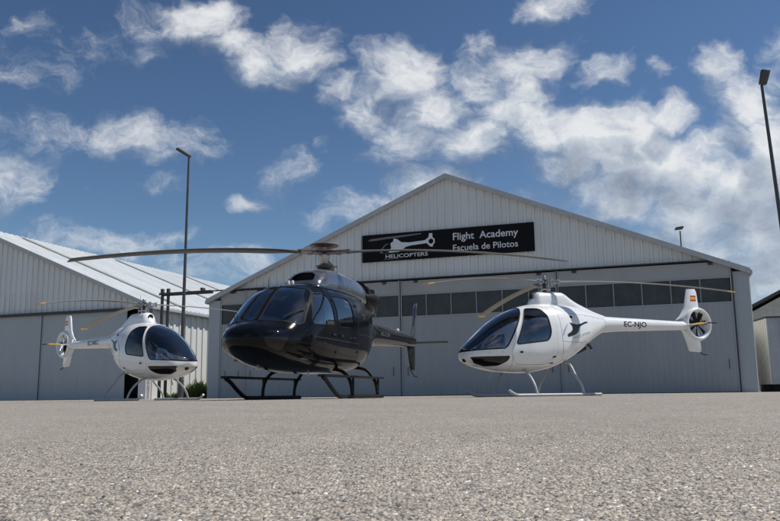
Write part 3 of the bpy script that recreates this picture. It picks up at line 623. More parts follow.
    def fin(pts, th, name):
        n = len(pts); c = (sum(p[0] for p in pts) / n, sum(p[1] for p in pts) / n); ip = [(c[0] + (a - c[0]) * .6, c[1] + (b - c[1]) * .9) for a, b in pts]
        v = [(a, 0.01, b) for a, b in pts] + [(a, -.01, b) for a, b in pts] + [(a, th, b) for a, b in ip] + [(a, -th, b) for a, b in ip]
        f = [tuple(2 * n + i for i in range(n)), tuple(3 * n + i for i in reversed(range(n)))]
        for i in range(n):
            j = (i + 1) % n; f += [(i, j, 2 * n + j, 2 * n + i), (n + j, n + i, 3 * n + i, 3 * n + j), (j, i, n + i, n + j)]
        return MB().add(v, f).obj(name, M['gunmetal_sheen'] if name == 'upper_fin' else M['satin'], root, smooth=True, angle=60)
    fin([(-6.40, 1.68), (-6.78, 2.08), (-7.16, 2.80), (-7.32, 2.82), (-7.20, 2.40), (-6.90, 1.62), (-6.5, 1.62)], .035, 'upper_fin')
    fin([(-6.15, 1.62), (-6.35, 1.15), (-6.60, .80), (-6.92, .76), (-6.95, 1.1), (-6.98, 1.62)], .05, 'lower_fin')
    MB().tube(bez([(-6.45, 0, .86), (-6.68, 0, .70), (-6.95, 0, .60), (-7.2, 0, .60)], 4), .018, 8).obj('tail_guard', M['satin'], root, smooth=True)
    MB().lathe([(0, .10), (.03, .10), (.045, .07), (.05, .0)], 12, 'Z', (0, 0, 0)).obj('strobe_light', M['lamp'], root, smooth=True).location = (-5.3, 0, 1.80)
    tr_ = MB(); tr_.tube([(-6.6, 0, 1.68), (-6.6, -.36, 1.68)], [.05, .035], 14)
    tail = tr_.obj('tail_rotor_hub', M['darkmetal'], root, smooth=True, angle=40)
    for a in (R(8), R(188)):
        ca, sa = math.cos(a), math.sin(a); p = [(-6.6 + r * ca - q * sa, -.34 + y, 1.68 + r * sa + q * ca) for r, q, y in ((.06, -.05, 0), (.06, .05, .012), (.93, .09, .006), (.93, -.09, -.006))]
        MB().hexa(p + [(x, y + .014, z) for x, y, z in p]).obj('tail_rotor_blade', M['blade_grey'], tail, bevel=.004)
    # boom spine (drive shaft cover)
    MB().tube([(-2.5, 0, 1.89), (-3.2, 0, 1.84), (-5, 0, 1.79), (-6.5, 0, 1.765)], [.09, .085, .07, .05], 16).obj('shaft_cover', M['gunmetal_sheen'], root, smooth=True, angle=60)
    # skids
    for sg in (1, -1):
        pts = bez([(2.46, sg * 1.0, .42), (2.25, sg * 1.0, .33), (1.95, sg * 1.0, .17), (1.70, sg * 1.0, .065), (1.45, sg * 1.0, .04), (.5, sg * 1.0, .04), (-.95, sg * 1.0, .04)], 6)
        sk = MB().tube(pts, .040, 12).obj('skid', M['satin'], root, smooth=True, angle=50)
        MB().box(-.86, 2.52, sg * 1.0 - .075, sg * 1.0 + .075, .41, .455).obj('step_board', M['satin'], sk, bevel=.012)
        for sx in (2.42, .88, -.66): MB().tube([(sx, sg * 1.0, .35 if sx > 2 else .05), (sx, sg * 1.0, .42)], .026, 8).obj('step_bracket', M['satin'], sk, smooth=True)
        MB().box(1.55, .7, sg * 1.0 - .03, sg * 1.0 + .03, -.0, .015).obj('wear_shoe', M['darkmetal'], sk)
    for sx in (.92, -.62):
        h = .56 if sx > 0 else .62
        pts = bez([(sx, -1.0, .05), (sx, -.97, .28), (sx, -.88, .46), (sx, -.66, h + .02), (sx, 0, h + .06), (sx, .66, h + .02), (sx, .88, .46), (sx, .97, .28), (sx, 1.0, .05)], 6)
        MB().tube(pts, .035, 12).obj('cross_tube', M['satin'], root, smooth=True, angle=50)
    # cabin
    MB().box(-.3, 2.7, -.70, .70, .72, .75).obj('cabin_floor', M['inner'], root)
    MB().box(-.36, -.30, -.76, .76, .76, 2.12).obj('bulkhead', M['inner'], root)
    for sx, ys in ((1.45, (-.42, .42)), (.1, (-.55, 0, .55))):
        for sy in ys:
            sc = empty('seat', (0, 0, 0)); sc.parent = root
            MB().box(sx, sx + .50, sy - .23, sy + .23, .95, 1.10).obj('seat_cushion', M['seat'], sc, bevel=.04)
            MB().hexa([(sx + .06, sy - .23, 1.08), (sx + .06, sy + .23, 1.08), (sx - .06, sy + .23, 1.08), (sx - .06, sy - .23, 1.08), (sx - .06, sy - .2, 1.78), (sx - .06, sy + .2, 1.78), (sx - .15, sy + .2, 1.78), (sx - .15, sy - .2, 1.78)]).obj('seat_back', M['seat'], sc, bevel=.04)
    MB().hexa([(3.0, -.36, .80), (3.0, .36, .80), (2.55, .30, .80), (2.55, -.30, .80), (2.98, -.42, 1.33), (2.98, .42, 1.33), (2.60, .36, 1.46), (2.60, -.36, 1.46)]).obj('instrument_panel', M['panel'], root, bevel=.03)
    # rotor mast and head
    hz = 3.16
    mast = MB().tube([(.0, 0, 2.70), (0, 0, 3.22)], [.075, .06], 20).obj('rotor_mast', M['darkmetal'], root, smooth=True, angle=40)
    MB().lathe([(.0, 2.82), (.15, 2.82), (.17, 2.845), (.17, 2.88), (.14, 2.90), (.0, 2.91)], 32).obj('swash_plate', M['darkmetal'], mast, smooth=True, angle=40)
    for k in range(3):
        rods = MB(); a = 2 * PI * k / 3 + R(-156.9 + 18); rods.tube([(.30 * math.cos(a), .30 * math.sin(a), 2.74), (.27 * math.cos(a), .27 * math.sin(a), 3.10)], .014, 8); rods.tube([(.16 * math.cos(a), .16 * math.sin(a), 2.86), (.30 * math.cos(a), .30 * math.sin(a), 2.86)], .016, 8); rods.obj('pitch_link', M['metal'], mast, smooth=True)
    ho = MB().lathe([(0, .075), (.10, .08), (.25, .072), (.29, .055), (.29, .038), (.26, .03), (0, .02)], 40).obj('rotor_head', M['headmetal'], root, smooth=True, angle=40)
    ho.location = (0, 0, hz); ho.rotation_euler.z = R(95.1 - 252)
    MB().lathe([(0, -.02), (.12, -.02), (.13, -.06), (.09, -.16), (.07, -.22), (0, -.22)], 32).obj('hub_sleeve', M['metal'], ho, smooth=True, angle=40)
    MB().lathe([(.30, .185), (.31, .19), (.32, .18), (.31, .165)], 48, closed=True).obj('vibration_ring', M['darkmetal'], ho, smooth=True, angle=60)
    MB().lathe([(0, .19), (.26, .185), (.31, .17), (.20, .15), (0, .14)], 48).obj('vibration_absorber', M['headmetal'], ho, smooth=True, angle=60)
    MB().lathe([(.05, .14), (.05, .07)], 20).obj('absorber_post', M['metal'], ho, smooth=True)
    for k in range(3):
        a = 2 * PI * k / 3; g = MB()
        g.hexa([(.10, -.10, -.02), (.62, -.065, -.03), (.62, .065, -.03), (.10, .10, -.02), (.10, -.10, .0), (.62, -.065, -.005), (.62, .065, -.005), (.10, .10, .0)])
        g.hexa([(.22, -.09, .025), (.66, -.06, .015), (.66, .06, .015), (.22, .09, .025), (.22, -.09, .045), (.66, -.06, .04), (.66, .06, .04), (.22, .09, .045)])
        g.lathe([(0, .06), (.06, .055), (.065, 0), (.06, -.05), (0, -.055)], 18, 'Z', (.36, 0, 0)); g.lathe([(0, .05), (.03, .05), (.03, -.05), (0, -.05)], 12, 'Z', (.60, 0, 0))
        gg = g.obj('blade_sleeve', M['headmetal'], ho, smooth=True, angle=35); gg.rotation_euler.z = a
        blade('rotor_blade', .58, 5.345, .35, .042, .60, M['blade_dark'], ho, (0, 0, .0), a, twist=9, root=.8)
    return root
bk = make_black(); bk.location = (-1.45, 17.4, 0); bk.rotation_euler.z = R(252)
tag(bk, 'glossy black helicopter on raised skids with a three-blade rotor, parked in the middle', 'helicopter')

# ================================================================== hangars
ANG = .335; HL = Vector((-9.7486, 42.8414, 0)); HD = Vector((math.cos(ANG), -math.sin(ANG), 0))
W = 26.676; EV = 5.2; AP = 10.763; HALF = W / 2; SL = (AP - EV) / HALF
def corr(name, mat, parent, x0, x1, zb, zt, y=0, pitch_=.333, dep=.03, rib=.35, axis='x', flip=1):
    """ribbed sheet from x0 to x1; zb, zt functions of x; ribs stand out of the wall (towards -y for the front)"""
    v = []; f = []; xs = []; x = x0
    while x < x1 - 1e-6:
        for dx, o in ((0, 0), ((1 - rib) * pitch_, 0), ((1 - rib) * pitch_ + .02, 1), (pitch_ - .02, 1)):
            if x + dx < x1: xs.append((x + dx, o))
        x += pitch_
    xs.append((x1, 0))
    for x, o in xs:
        for z in (zb(x), zt(x)):
            p = (x, y - flip * dep * o, z) if axis == 'x' else (y - flip * dep * o, x, z)
            v.append(p)
    for i in range(len(xs) - 1):
        f.append((2 * i, 2 * i + 2, 2 * i + 3, 2 * i + 1))
    return pyd(name, v, f, mat, parent)
def hangar(name, loc, xl, xr, rail_z, depth, main):
    root = empty(name, loc, -ANG)
    xc = (xl + xr) / 2; roofz = lambda x: EV + (HALF - abs(x - xc)) * SL
    # gable siding
    corr('gable_siding', M['siding'], root, xl + .02, xr - .02, lambda x: (rail_z + .02 if main else rail_z), lambda x: max(rail_z + .03, roofz(x) - .06), y=0, pitch_=.40, dep=.075, rib=.30)
    # pillars
    if main: pil = ((xl, xl + .70), (xr - .66, xr))
    else: pil = ((xl, xl + .5), (xr - .50, xr))
    for a, b in pil:
        zt = rail_z + .03 if main else rail_z
        mb = MB(); mb.box(a, b, -.06, .3, 0, min(zt, EV - .03) - .0)
        mb.obj('corner_pillar', M['pillar'] if main else M['siding'], root, bevel=.012, seg=1)
    # roof slopes with ribs and skylight strips
    for s in (-1, 1):
        ov = .06 if main else .3; v = []; f = []; n = 0; y = -.25
        xs0, xs1 = xc, xc + s * (HALF + ov); z0, z1 = AP + .02, AP - (HALF + ov) * SL + .02
        ys = []
        while y < depth:
            ys += [(y, 0), (y + .27, 0), (y + .30, .04), (y + .36, .04), (y + .39, 0)]; y += .45
        for yy, o in ys: v += [(xs0, yy, z0 + o), (xs1, yy, z1 + o)]
        for i in range(len(ys) - 1): f.append((2 * i, 2 * i + 1, 2 * i + 3, 2 * i + 2))
        slope = pyd('roof', v, f, M['roof'], root)
        for yy in np.arange(3.4, depth - 1, 9.5):
            t = .055; a = .6
            p = [(xs0 + s * a, yy, z0 - a * SL + t), (xs0 + s * a, yy + .5, z0 - a * SL + t), (xs1 - s * .5, yy + .5, z1 + .5 * SL + t), (xs1 - s * .5, yy, z1 + .5 * SL + t)]
            MB().hexa(p + [(a_, b_, c_ + .03) for a_, b_, c_ in p]).obj('skylight_strip', M['skylight'], slope)
        # underside, verge trim, gutter
        MB().hexa([(xs0, -.22, z0 - .16), (xs1, -.22, z1 - .16), (xs1, depth, z1 - .16), (xs0, depth, z0 - .16), (xs0, -.22, z0 - .03), (xs1, -.22, z1 - .03), (xs1, depth, z1 - .03), (xs0, depth, z0 - .03)]).obj('roof_lining', M['trim'], slope)
        MB().hexa([(xs0, -.30, z0 - .20), (xs1, -.30, z1 - .20), (xs1, -.24, z1 - .20), (xs0, -.24, z0 - .20), (xs0, -.30, z0 + .05), (xs1, -.30, z1 + .05), (xs1, -.24, z1 + .05), (xs0, -.24, z0 + .05)]).obj('verge_trim', M['trim'], slope)
        g = sorted((xs1, xs1 + s * (.07 if main else .14))); MB().box(g[0], g[1], -.28, depth, z1 - .2, z1 - .02).obj('gutter', M['pillar'], slope, bevel=.02)
        corr('side_wall', M['sidewall'], root, .02, depth, lambda x: 0, lambda x: EV + .0, y=(xl if s < 0 else xr), pitch_=.62, dep=.06, rib=.4, axis='y', flip=(1 if s < 0 else -1))
    MB().prism([(xl, 0), (xr, 0), (xr, EV), (xc, AP - .15), (xl, EV)], 'y', depth - .1, depth).obj('rear_wall', M['siding'], root)
    MB().box(xl + .1, xr - .1, .8, .9, .3, rail_z + .2).obj('interior_shade_sheet', M['dark'], root) if not main else None  # added near-black sheet stands for the shaded interior behind the door gap
    return root, xc, roofz
main, xc, rz = hangar('large_hangar', HL, 0, W, 5.70, 30, True)
tag(main, 'large grey gabled hangar with a row of dark windows across its sliding doors', 'hangar')
# rail canopy across the front and out past the left corner
rl = MB(); rl.box(-2.95, .30, -.42, -.16, 5.66, 5.72); rl.box(-2.95, .30, -.42, -.36, 5.60, 5.66); rl.box(-2.95, .30, -.22, -.16, 5.56, 5.66); rl.box(.30, W - 1.0, -.26, -.12, 5.665, 5.715)
rail = rl.obj('door_rail', M['steel'], main)
MB().box(-.28, -.16, -.52, -.20, 5.72, 5.86).obj('rail_bracket', M['steel'], rail)
for x in (-2.82, -2.44):
    MB().box(x - .06, x + .06, -.34, -.22, 0, 5.56).obj('guide_post', M['steel'], rail)
    MB().box(x - .07, x + .07, -.36, -.20, 5.721, 5.95).obj('post_cap', M['steel'], rail)
seams = [.72, 2.24, 10.86, 18.51, 25.98]
for i in range(4):
    a, b = seams[i] + .015, seams[i + 1] - .015; yo = -.10 if i % 2 else -.045
    dl = corr('door_leaf', M['door'], main, a, b, lambda x: .08, lambda x: 3.84, y=yo, pitch_=.24, dep=.012, rib=.45)
    corr('door_header', M['doortop'], dl, a, b, lambda x: 4.93, lambda x: 5.62, y=yo, pitch_=.8, dep=.008, rib=.1)
    fr = MB(); fr.box(a, b, yo - .025, yo + .02, 3.80, 3.87); fr.box(a, b, yo - .025, yo + .02, 4.90, 4.96); fr.box(a, a + .06, yo - .03, yo + .02, .04, 5.64); fr.box(b - .06, b, yo - .03, yo + .02, .04, 5.64); fr.box(a + .06, b - .06, yo - .02, yo + .02, .03, .12)
    fr.obj('door_frame', M['door'], dl)
    for hx_ in (a + .35, b - .35):
        MB().tube([(hx_, yo - .01, 1.0), (hx_, yo - .07, 1.03), (hx_, yo - .07, 1.37), (hx_, yo - .01, 1.40)], .014, 8).obj('door_handle', M['steel'], dl, smooth=True)
    for hx_ in (a + .8, b - .8): MB().box(hx_ - .10, hx_ + .10, yo - .06, yo - .026, 5.50, 5.63).obj('door_hanger', M['steel'], dl, bevel=.008)
    n = max(1, round((b - a) / 1.25)); st = (b - a - .12) / n
    for k in range(n):
        x0 = a + .06 + k * st
        p = MB().box(x0 + .025, x0 + st - .025, yo + .035, yo + .05, 3.87, 4.90).obj('window', M['window'], dl)
        if k: MB().box(x0 - .025, x0 + .025, yo - .012, yo + .052, 3.87, 4.90).obj('mullion', M['mullion'], dl)
MB().box(W - .70, W - .66, -.16, .0, 0, 5.25).obj('door_stop', M['steel'], main)
MB().box(.70, 26.0, .0, .04, 0, .1).obj('threshold', M['steel'], main)

lh, xc2, rz2 = hangar('small_hangar', HL + HD * (-3.8445), -W, 0, 4.98, 34, False)
tag(lh, 'grey hangar on the left with windowless doors and a bright ribbed side wall', 'hangar')
rl = MB(); rl.box(-W, -1.5, -.30, -.02, 4.95, 5.03); rl.box(-W, -1.5, -.30, -.24, 4.86, 4.95); rail2 = rl.obj('door_rail', M['steel'], lh)
xs_ = [-W + .5, -20.0, -13.6, -7.3, -1.40]
for i in range(4):
    a, b = xs_[i] + .01, xs_[i + 1] - .01; yo = -.05 if i % 2 else -.11
    dl = corr('door_leaf', M['pillar'], lh, a, b, lambda x: .08, lambda x: 4.93, y=yo, pitch_=.9, dep=.008, rib=.06)
    fr = MB(); fr.box(a, a + .05, yo - .02, yo + .02, .03, 4.94); fr.box(b - .05, b, yo - .02, yo + .02, .03, 4.94); fr.box(a + .05, b - .05, yo - .015, yo + .02, .02, .10); fr.obj('door_frame', M['pillar'], dl)

# faint lattice on the left gable: grid of thin strips
bt = MB()
for k in range(9): x = -11.9 + k * .55; bt.box(x, x + .03, -.045, -.037, 5.20, 6.15)
for z in (5.20, 5.55, 5.85, 6.15): bt.box(-11.9, -7.3, -.047, -.036, z, z + .03)
bt.obj('wall_lattice', M['siding'], lh)

# sign
sg = empty('hangar_sign', HL + HD * 8.9 + Vector((math.sin(ANG), math.cos(ANG), 0)) * -.12, -ANG)
tag(sg, 'long black sign reading Flight Academy Escuela de Pilotos on the gable', 'sign')
def sx(d): return d - 8.9
MB().box(0, 8.68, -.04, .04, 6.66, 8.05).obj('sign_board', M['signblack'], sg, bevel=.008, seg=1)
def signpoly(name, pts, mat, y=-.044):
    me = poly_mesh([(sx(a), b) for a, b in pts])
    for v in me.vertices: v.co = (v.co.x, y, v.co.y)
    return link(name, me, mat, sg)
hel = [(10.41, 7.54), (10.55, 7.62), (10.59, 7.78), (10.78, 7.73), (10.99, 7.56), (11.39, 7.52), (12.20, 7.57), (12.30, 7.63), (12.41, 7.72), (12.43, 7.90), (12.60, 7.90), (12.60, 7.70), (12.71, 7.60), (12.72, 7.43), (12.62, 7.30), (12.60, 7.22), (12.48, 7.24), (12.38, 7.34), (12.30, 7.42), (11.46, 7.36), (11.22, 7.31), (11.05, 7.19), (10.85, 7.09), (10.36, 7.07), (10.31, 7.14), (10.45, 7.31)]
signpoly('emblem', hel, M['signwhite'])
def disc(name, c, r, mat, y, n=24): return signpoly(name, [(c[0] + r * math.cos(2 * PI * k / n), c[1] + r * math.sin(2 * PI * k / n)) for k in range(n)], mat, y)
disc('emblem_fan', (12.525, 7.50), .125, M['signblack'], -.048)
signpoly('emblem_canopy', [(9.86, 7.08), (9.90, 7.22), (10.02, 7.40), (10.16, 7.52), (10.30, 7.55), (10.28, 7.50), (10.16, 7.46), (10.06, 7.36), (9.98, 7.22), (9.97, 7.10), (10.10, 7.06), (10.28, 7.08), (10.28, 7.03)], M['signgrey'])
signpoly('emblem_rotor', [(9.20, 7.74), (9.35, 7.83), (10.2, 7.88), (11.2, 7.92), (12.0, 7.95), (12.05, 7.90), (11.4, 7.84), (10.2, 7.78), (9.4, 7.72)], M['signgrey'])
signpoly('emblem_skid', [(10.05, 6.735), (10.05, 6.76), (10.85, 6.765), (10.87, 6.74)], M['signgrey'])
def signtext(txt, x0, x1, zb, zc, mat, name='lettering', bold=.0):
    me = text_mesh(txt, 1, 0, bold); v = np.zeros(len(me.vertices) * 3); me.vertices.foreach_get('co', v); v = v.reshape(-1, 3)
    lo, hi = v[:, 0].min(), v[:, 0].max()
    for i, p in enumerate(v): me.vertices[i].co = (sx(x0 + (x1 - x0) * (p[0] - lo) / (hi - lo)), -.045, zb + p[1] / .69 * (zc - zb))
    me.update(); return link(name, me, mat, sg)
signtext('Flight  Academy', 13.64, 16.83, 7.47, 7.81, M['signwhite'], bold=.012)
signtext('Escuela de Pilotos', 13.63, 16.80, 6.93, 7.23, M['signwhite'], bold=.008)
signtext('HELICOPTERS', 10.15, 12.35, 6.80, 6.98, M['signwhite'], bold=.01)

# ================================================================== lamp poles
def lamp(name, loc, h, head, lean=(0, 0), r=(.11, .05)):
    root = empty(name, loc)
    MB().tube([(0, 0, 0), (0, 0, .9), (0, 0, .92), (lean[0] * .5, lean[1] * .5, h * .5), (lean[0], lean[1], h)], [r[0] * 1.35, r[0] * 1.35, r[0], (r[0] + r[1]) / 2, r[1]], 14).obj('pole', M['pole'], root, smooth=True, angle=40)
    MB().box(-.2, .2, -.2, .2, .0, .03).obj('base_plate', M['pole'], root)
    Hh = MB(); Hh.hexa([tuple(p) for p in head]); Hh.obj('lamp_head', M['lamphead'], root, bevel=.03)
    return root
def headbox(c, u, v, w, a, b, t):
    c, u, v, w = Vector(c), Vector(u).normalized(), Vector(v).normalized(), Vector(w).normalized()
    return [c + u * (i * a) + v * (j * b) + w * (k * t) for k in (-1, 1) for i, j in ((-1, -.8), (1, -1), (1, 1), (-1, .8))]
l1 = lamp('street_lamp', (-10.17, 39, 0), 12.02, headbox((-.20, -.05, 12.28), (-1, -.2, .62), (0, 1, .3), (.5, 0, .86), .40, .17, .07), (.05, 0), (.10, .05))
l2 = lamp('street_lamp', (12.75, 25, 0), 9.96, headbox((-.40, -.12, 10.20), (.25, -.1, 1), (1, .1, -.1), (0, 1, .1), .25, .15, .07), (-.47, -.05), (.085, .045))
l3 = lamp('street_lamp', (22.98, 62, 0), 12.6, headbox((-.06, 0, 12.82), (1, .2, .18), (0, 1, -.2), (0, 0, 1), .34, .2, .08), (0, 0), (.09, .05))
# small collar under heads
tag(l1, 'tall lamp post standing between the two hangars behind the left white helicopter', 'street lamp', 'lamp posts around the apron')
tag(l2, 'tall lamp post at the right edge with its head turned upright against the clouds', 'street lamp', 'lamp posts around the apron')
tag(l3, 'small distant lamp post whose top shows above the large hangar roof', 'street lamp', 'lamp posts around the apron')

# ================================================================== container and building on the right
cr = empty('storage_container', (16.95, 36.0, 0), R(8))
MB().box(0, 5.8, 0, 2.4, .33, 3.30).obj('container_body', M['greyblue'], cr, bevel=.02)
MB().box(-.012, -.004, .02, 2.38, .36, 3.28)
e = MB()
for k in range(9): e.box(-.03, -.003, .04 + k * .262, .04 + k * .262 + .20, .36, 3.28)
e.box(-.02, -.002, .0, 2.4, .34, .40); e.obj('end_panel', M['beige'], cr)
MB().box(-.06, 5.86, -.06, 2.46, 3.303, 3.36).obj('container_roof', M['roofdark'], cr)
MB().box(.15, 5.6, .2, 2.2, 0, .33).obj('underside_shade', M['dark'], cr)  # near-black block stands for the shade under the raised container
for k in range(6): MB().box(.5 + k * .9, .56 + k * .9, -.03, -.002, .36, 3.26).obj('wall_rib', M['greyblue'], cr)
cr.rotation_euler.z = R(-8)
tag(cr, 'grey storage container with a cream end wall beside the right corner of the large hangar', 'container')
br = empty('far_building', (24.2, 56, 0), R(-25))
MB().prism([(-2, 0), (30, 0), (30, 4.0), (14, 12.1), (-2, 3.9)], 'y', 0, 25).obj('wall', M['render'], br)
for s, x1 in ((-1, -2.6), (1, 30.6)):
    z0, z1 = 12.25, 12.25 - abs(x1 - 14) * .5065
    MB().hexa([(14, -.5, z0), (x1, -.5, z1), (x1, 25, z1), (14, 25, z0), (14, -.5, z0 + .22), (x1, -.5, z1 + .22), (x1, 25, z1 + .22), (14, 25, z0 + .22)]).obj('roof', M['roofdark'], br)
tag(br, 'beige-walled gabled building with a dark roof edge far behind the storage container', 'building')

# ================================================================== weeds in the alley
def weeds():
    v = []; f = []
    rr = random.Random(3)
    for c in range(900):
        d = rr.uniform(-3.55, -.1); e = rr.uniform(1.5, 9)
        h = rr.uniform(.6, 1.55) * (1.15 if d > -1.7 else .7) * (.75 + .35 * math.sin(d * 3 + e))
        base = HL + HD * d + Vector((math.sin(ANG), math.cos(ANG), 0)) * e
        for k in range(rr.randint(8, 14)):
            a = rr.uniform(0, 2 * PI); ln = h * rr.uniform(.5, 1.1); w = rr.uniform(.012, .035); bend = rr.uniform(.1, .5)
            dr = Vector((math.cos(a), math.sin(a), 0)); sd = Vector((-dr.y, dr.x, 0)); p0 = base + dr * rr.uniform(0, .06)
            k0 = len(v)
            for t, ww in ((0, .7), (.4, 1), (.75, .7)):
                p = p0 + Vector((0, 0, ln * t)) + dr * bend * ln * t * t
                v += [tuple(p - sd * w * ww), tuple(p + sd * w * ww)]
            v.append(tuple(p0 + Vector((0, 0, ln * .95)) + dr * bend * ln)); f += [(k0, k0 + 1, k0 + 3, k0 + 2), (k0 + 2, k0 + 3, k0 + 5, k0 + 4), (k0 + 4, k0 + 5, k0 + 6)]
            if rr.random() < .5:
                q = p0 + Vector((0, 0, ln * rr.uniform(.5, .9))) + dr * bend * ln * .5; s_ = rr.uniform(.03, .07); k0 = len(v)
                u = Vector((rr.uniform(-1, 1), rr.uniform(-1, 1), rr.uniform(-.3, 1))).normalized(); w_ = u.orthogonal().normalized()
                v += [tuple(q - u * s_), tuple(q + w_ * s_ * .6), tuple(q + u * s_), tuple(q - w_ * s_ * .6)]; f.append((k0, k0 + 1, k0 + 2, k0 + 3))
    m, nt, b = newmat('weed_leaves')
    n = noise(nt, objco(nt), 1.7, 5, .7)
    L(nt, ramp(nt, n.outputs[0], [(.3, (.028, .055, .014)), (.5, (.06, .105, .02)), (.66, (.13, .16, .035)), (.8, (.22, .19, .07))]), b.inputs['Base Color']); b.inputs['Roughness'].default_value = .6
    tl = nt.nodes.new('ShaderNodeBsdfTranslucent'); tl.inputs[0].default_value = (.16, .24, .04, 1); mx = nt.nodes.new('ShaderNodeMixShader'); mx.inputs[0].default_value = .3
    L(nt, b.outputs[0], mx.inputs[1]); L(nt, tl.outputs[0], mx.inputs[2]); L(nt, mx.outputs[0], nt.nodes['Material Output'].inputs[0])
    return pyd('weeds', v, f, m)
tag(weeds(), 'tall green weeds growing in the gap between the two hangars', 'weeds', kind='stuff')

# ================================================================== ground: one polar sheet, dense in front of the camera
def ground():
    rad = [0.02, .15, .35]
    r = .50
    while r < 2.6: rad.append(r); r *= 1 + .0034 * (1 + (r - .5) * .55)
    while r < 60: rad.append(r); r *= 1.03
    while r < 4000: rad.append(r); r *= 1.35
    rad = np.array(rad)
    half = R(31); dense = np.linspace(-half, half, 640); coarse = np.linspace(half, 2 * PI - half, 42)[1:-1]; ang = np.concatenate([dense, coarse])
    nr, na = len(rad), len(ang); X = rad[:, None] * np.sin(ang)[None]; Y = rad[:, None] * np.cos(ang)[None]
    t = np.clip((rad - 2.5) / 9, 0, 1); z = -.06 + .06 * t * t * (3 - 2 * t); Z = np.repeat(z[:, None], na, 1)
    Z = Z + .004 * np.sin(X * 1.3 + .5) * np.sin(Y * .9) * np.clip((rad[:, None] - 1) / 3, 0, 1) * (rad[:, None] < 60) * np.clip((14 - rad[:, None]) / 6, 0, 1)
    co = np.stack([X, Y, Z], 2).reshape(-1, 3)
    i = np.arange(nr - 1)[:, None]; k = np.arange(na)[None]; k2 = (k + 1) % na
    q = np.stack([i * na + k, (i + 1) * na + k, (i + 1) * na + k2, i * na + k2], 2).reshape(-1, 4)[:, ::-1]
    me = bpy.data.meshes.new('ground'); me.vertices.add(len(co)); me.vertices.foreach_set('co', co.ravel().astype(np.float32))
    me.loops.add(len(q) * 4); me.loops.foreach_set('vertex_index', q.ravel().astype(np.int32)); me.polygons.add(len(q)); me.polygons.foreach_set('loop_start', np.arange(0, len(q) * 4, 4, dtype=np.int32)); me.polygons.foreach_set('loop_total', np.full(len(q), 4, dtype=np.int32))
    me.update(calc_edges=True); me.shade_smooth()
    m, nt, b = newmat('apron_asphalt'); m.displacement_method = 'BOTH'
    tc = nt.nodes.new('ShaderNodeTexCoord'); P = tc.outputs['Object']
    wn = noise(nt, P, 90, 2); add = nt.nodes.new('ShaderNodeVectorMath'); add.operation = 'MULTIPLY_ADD'; L(nt, wn.outputs['Color'], add.inputs[0]); add.inputs[1].default_value = (.004, .004, .004); L(nt, P, add.inputs[2]); Q = add.outputs[0]
    def vor(sc, feat='F1', rnd=1.):
        n = nt.nodes.new('ShaderNodeTexVoronoi'); n.voronoi_dimensions = '2D'; n.feature = feat; n.inputs['Scale'].default_value = sc; n.inputs['Randomness'].default_value = rnd; L(nt, Q, n.inputs['Vector']); return n
    v1 = vor(185); v2 = vor(400); v3 = vor(100)
    sep = nt.nodes.new('ShaderNodeSeparateColor'); L(nt, v1.outputs['Color'], sep.inputs[0])
    sep2 = nt.nodes.new('ShaderNodeSeparateColor'); L(nt, v2.outputs['Color'], sep2.inputs[0])
    sep3 = nt.nodes.new('ShaderNodeSeparateColor'); L(nt, v3.outputs['Color'], sep3.inputs[0])
    c1 = ramp(nt, sep.outputs[0], [(0, (.10, .095, .09)), (.12, (.19, .175, .16)), (.4, (.32, .282, .235)), (.62, (.40, .362, .315)), (.8, (.50, .44, .36)), (.93, (.34, .265, .20)), (1., (.78, .76, .72))])
    c2 = ramp(nt, sep2.outputs[0], [(0, (.15, .145, .14)), (.4, (.28, .252, .218)), (.8, (.38, .348, .308)), (1., (.50, .48, .46))])
    mx = nt.nodes.new('ShaderNodeMix'); mx.data_type = 'RGBA'; L(nt, math_(nt, 'GREATER_THAN', sep.outputs[1], .45), mx.inputs[0]); L(nt, c2, mx.inputs[6]); L(nt, c1, mx.inputs[7])
    # bitumen between the stones, dark pits, broad stains
    gap = math_(nt, 'MULTIPLY_ADD', v1.outputs['Distance'], 2.6, -1.05, clamp=True)
    m2 = nt.nodes.new('ShaderNodeMix'); m2.data_type = 'RGBA'; L(nt, math_(nt, 'MULTIPLY', gap, .7), m2.inputs[0]); L(nt, mx.outputs[2], m2.inputs[6]); m2.inputs[7].default_value = (.085, .072, .058, 1)
    pit = math_(nt, 'MULTIPLY', math_(nt, 'GREATER_THAN', sep3.outputs[0], .90), math_(nt, 'LESS_THAN', v3.outputs['Distance'], .33))
    m3 = nt.nodes.new('ShaderNodeMix'); m3.data_type = 'RGBA'; L(nt, math_(nt, 'MULTIPLY', pit, .85), m3.inputs[0]); L(nt, m2.outputs[2], m3.inputs[6]); m3.inputs[7].default_value = (.055, .05, .045, 1)
    st = noise(nt, P, .8, 6, .6); st2 = noise(nt, P, 6, 5, .6)
    k = math_(nt, 'MULTIPLY_ADD', st.outputs[0], .45, math_(nt, 'MULTIPLY_ADD', st2.outputs[0], .50, .72))
    m4 = nt.nodes.new('ShaderNodeVectorMath'); m4.operation = 'SCALE'; L(nt, m3.outputs[2], m4.inputs[0]); L(nt, k, m4.inputs['Scale'])
    L(nt, m4.outputs[0], b.inputs['Base Color']); b.inputs['Roughness'].default_value = .85; b.inputs['Specular IOR Level'].default_value = .25
    # height: rounded stones of several sizes
    h1 = math_(nt, 'SUBTRACT', 1, math_(nt, 'POWER', math_(nt, 'MULTIPLY', v1.outputs['Distance'], 1.25, clamp=True), 2))
    h1 = math_(nt, 'MULTIPLY', h1, math_(nt, 'MULTIPLY_ADD', sep.outputs[2], .8, .3))
    h2 = math_(nt, 'SUBTRACT', 1, math_(nt, 'MULTIPLY', v2.outputs['Distance'], 1.3, clamp=True))
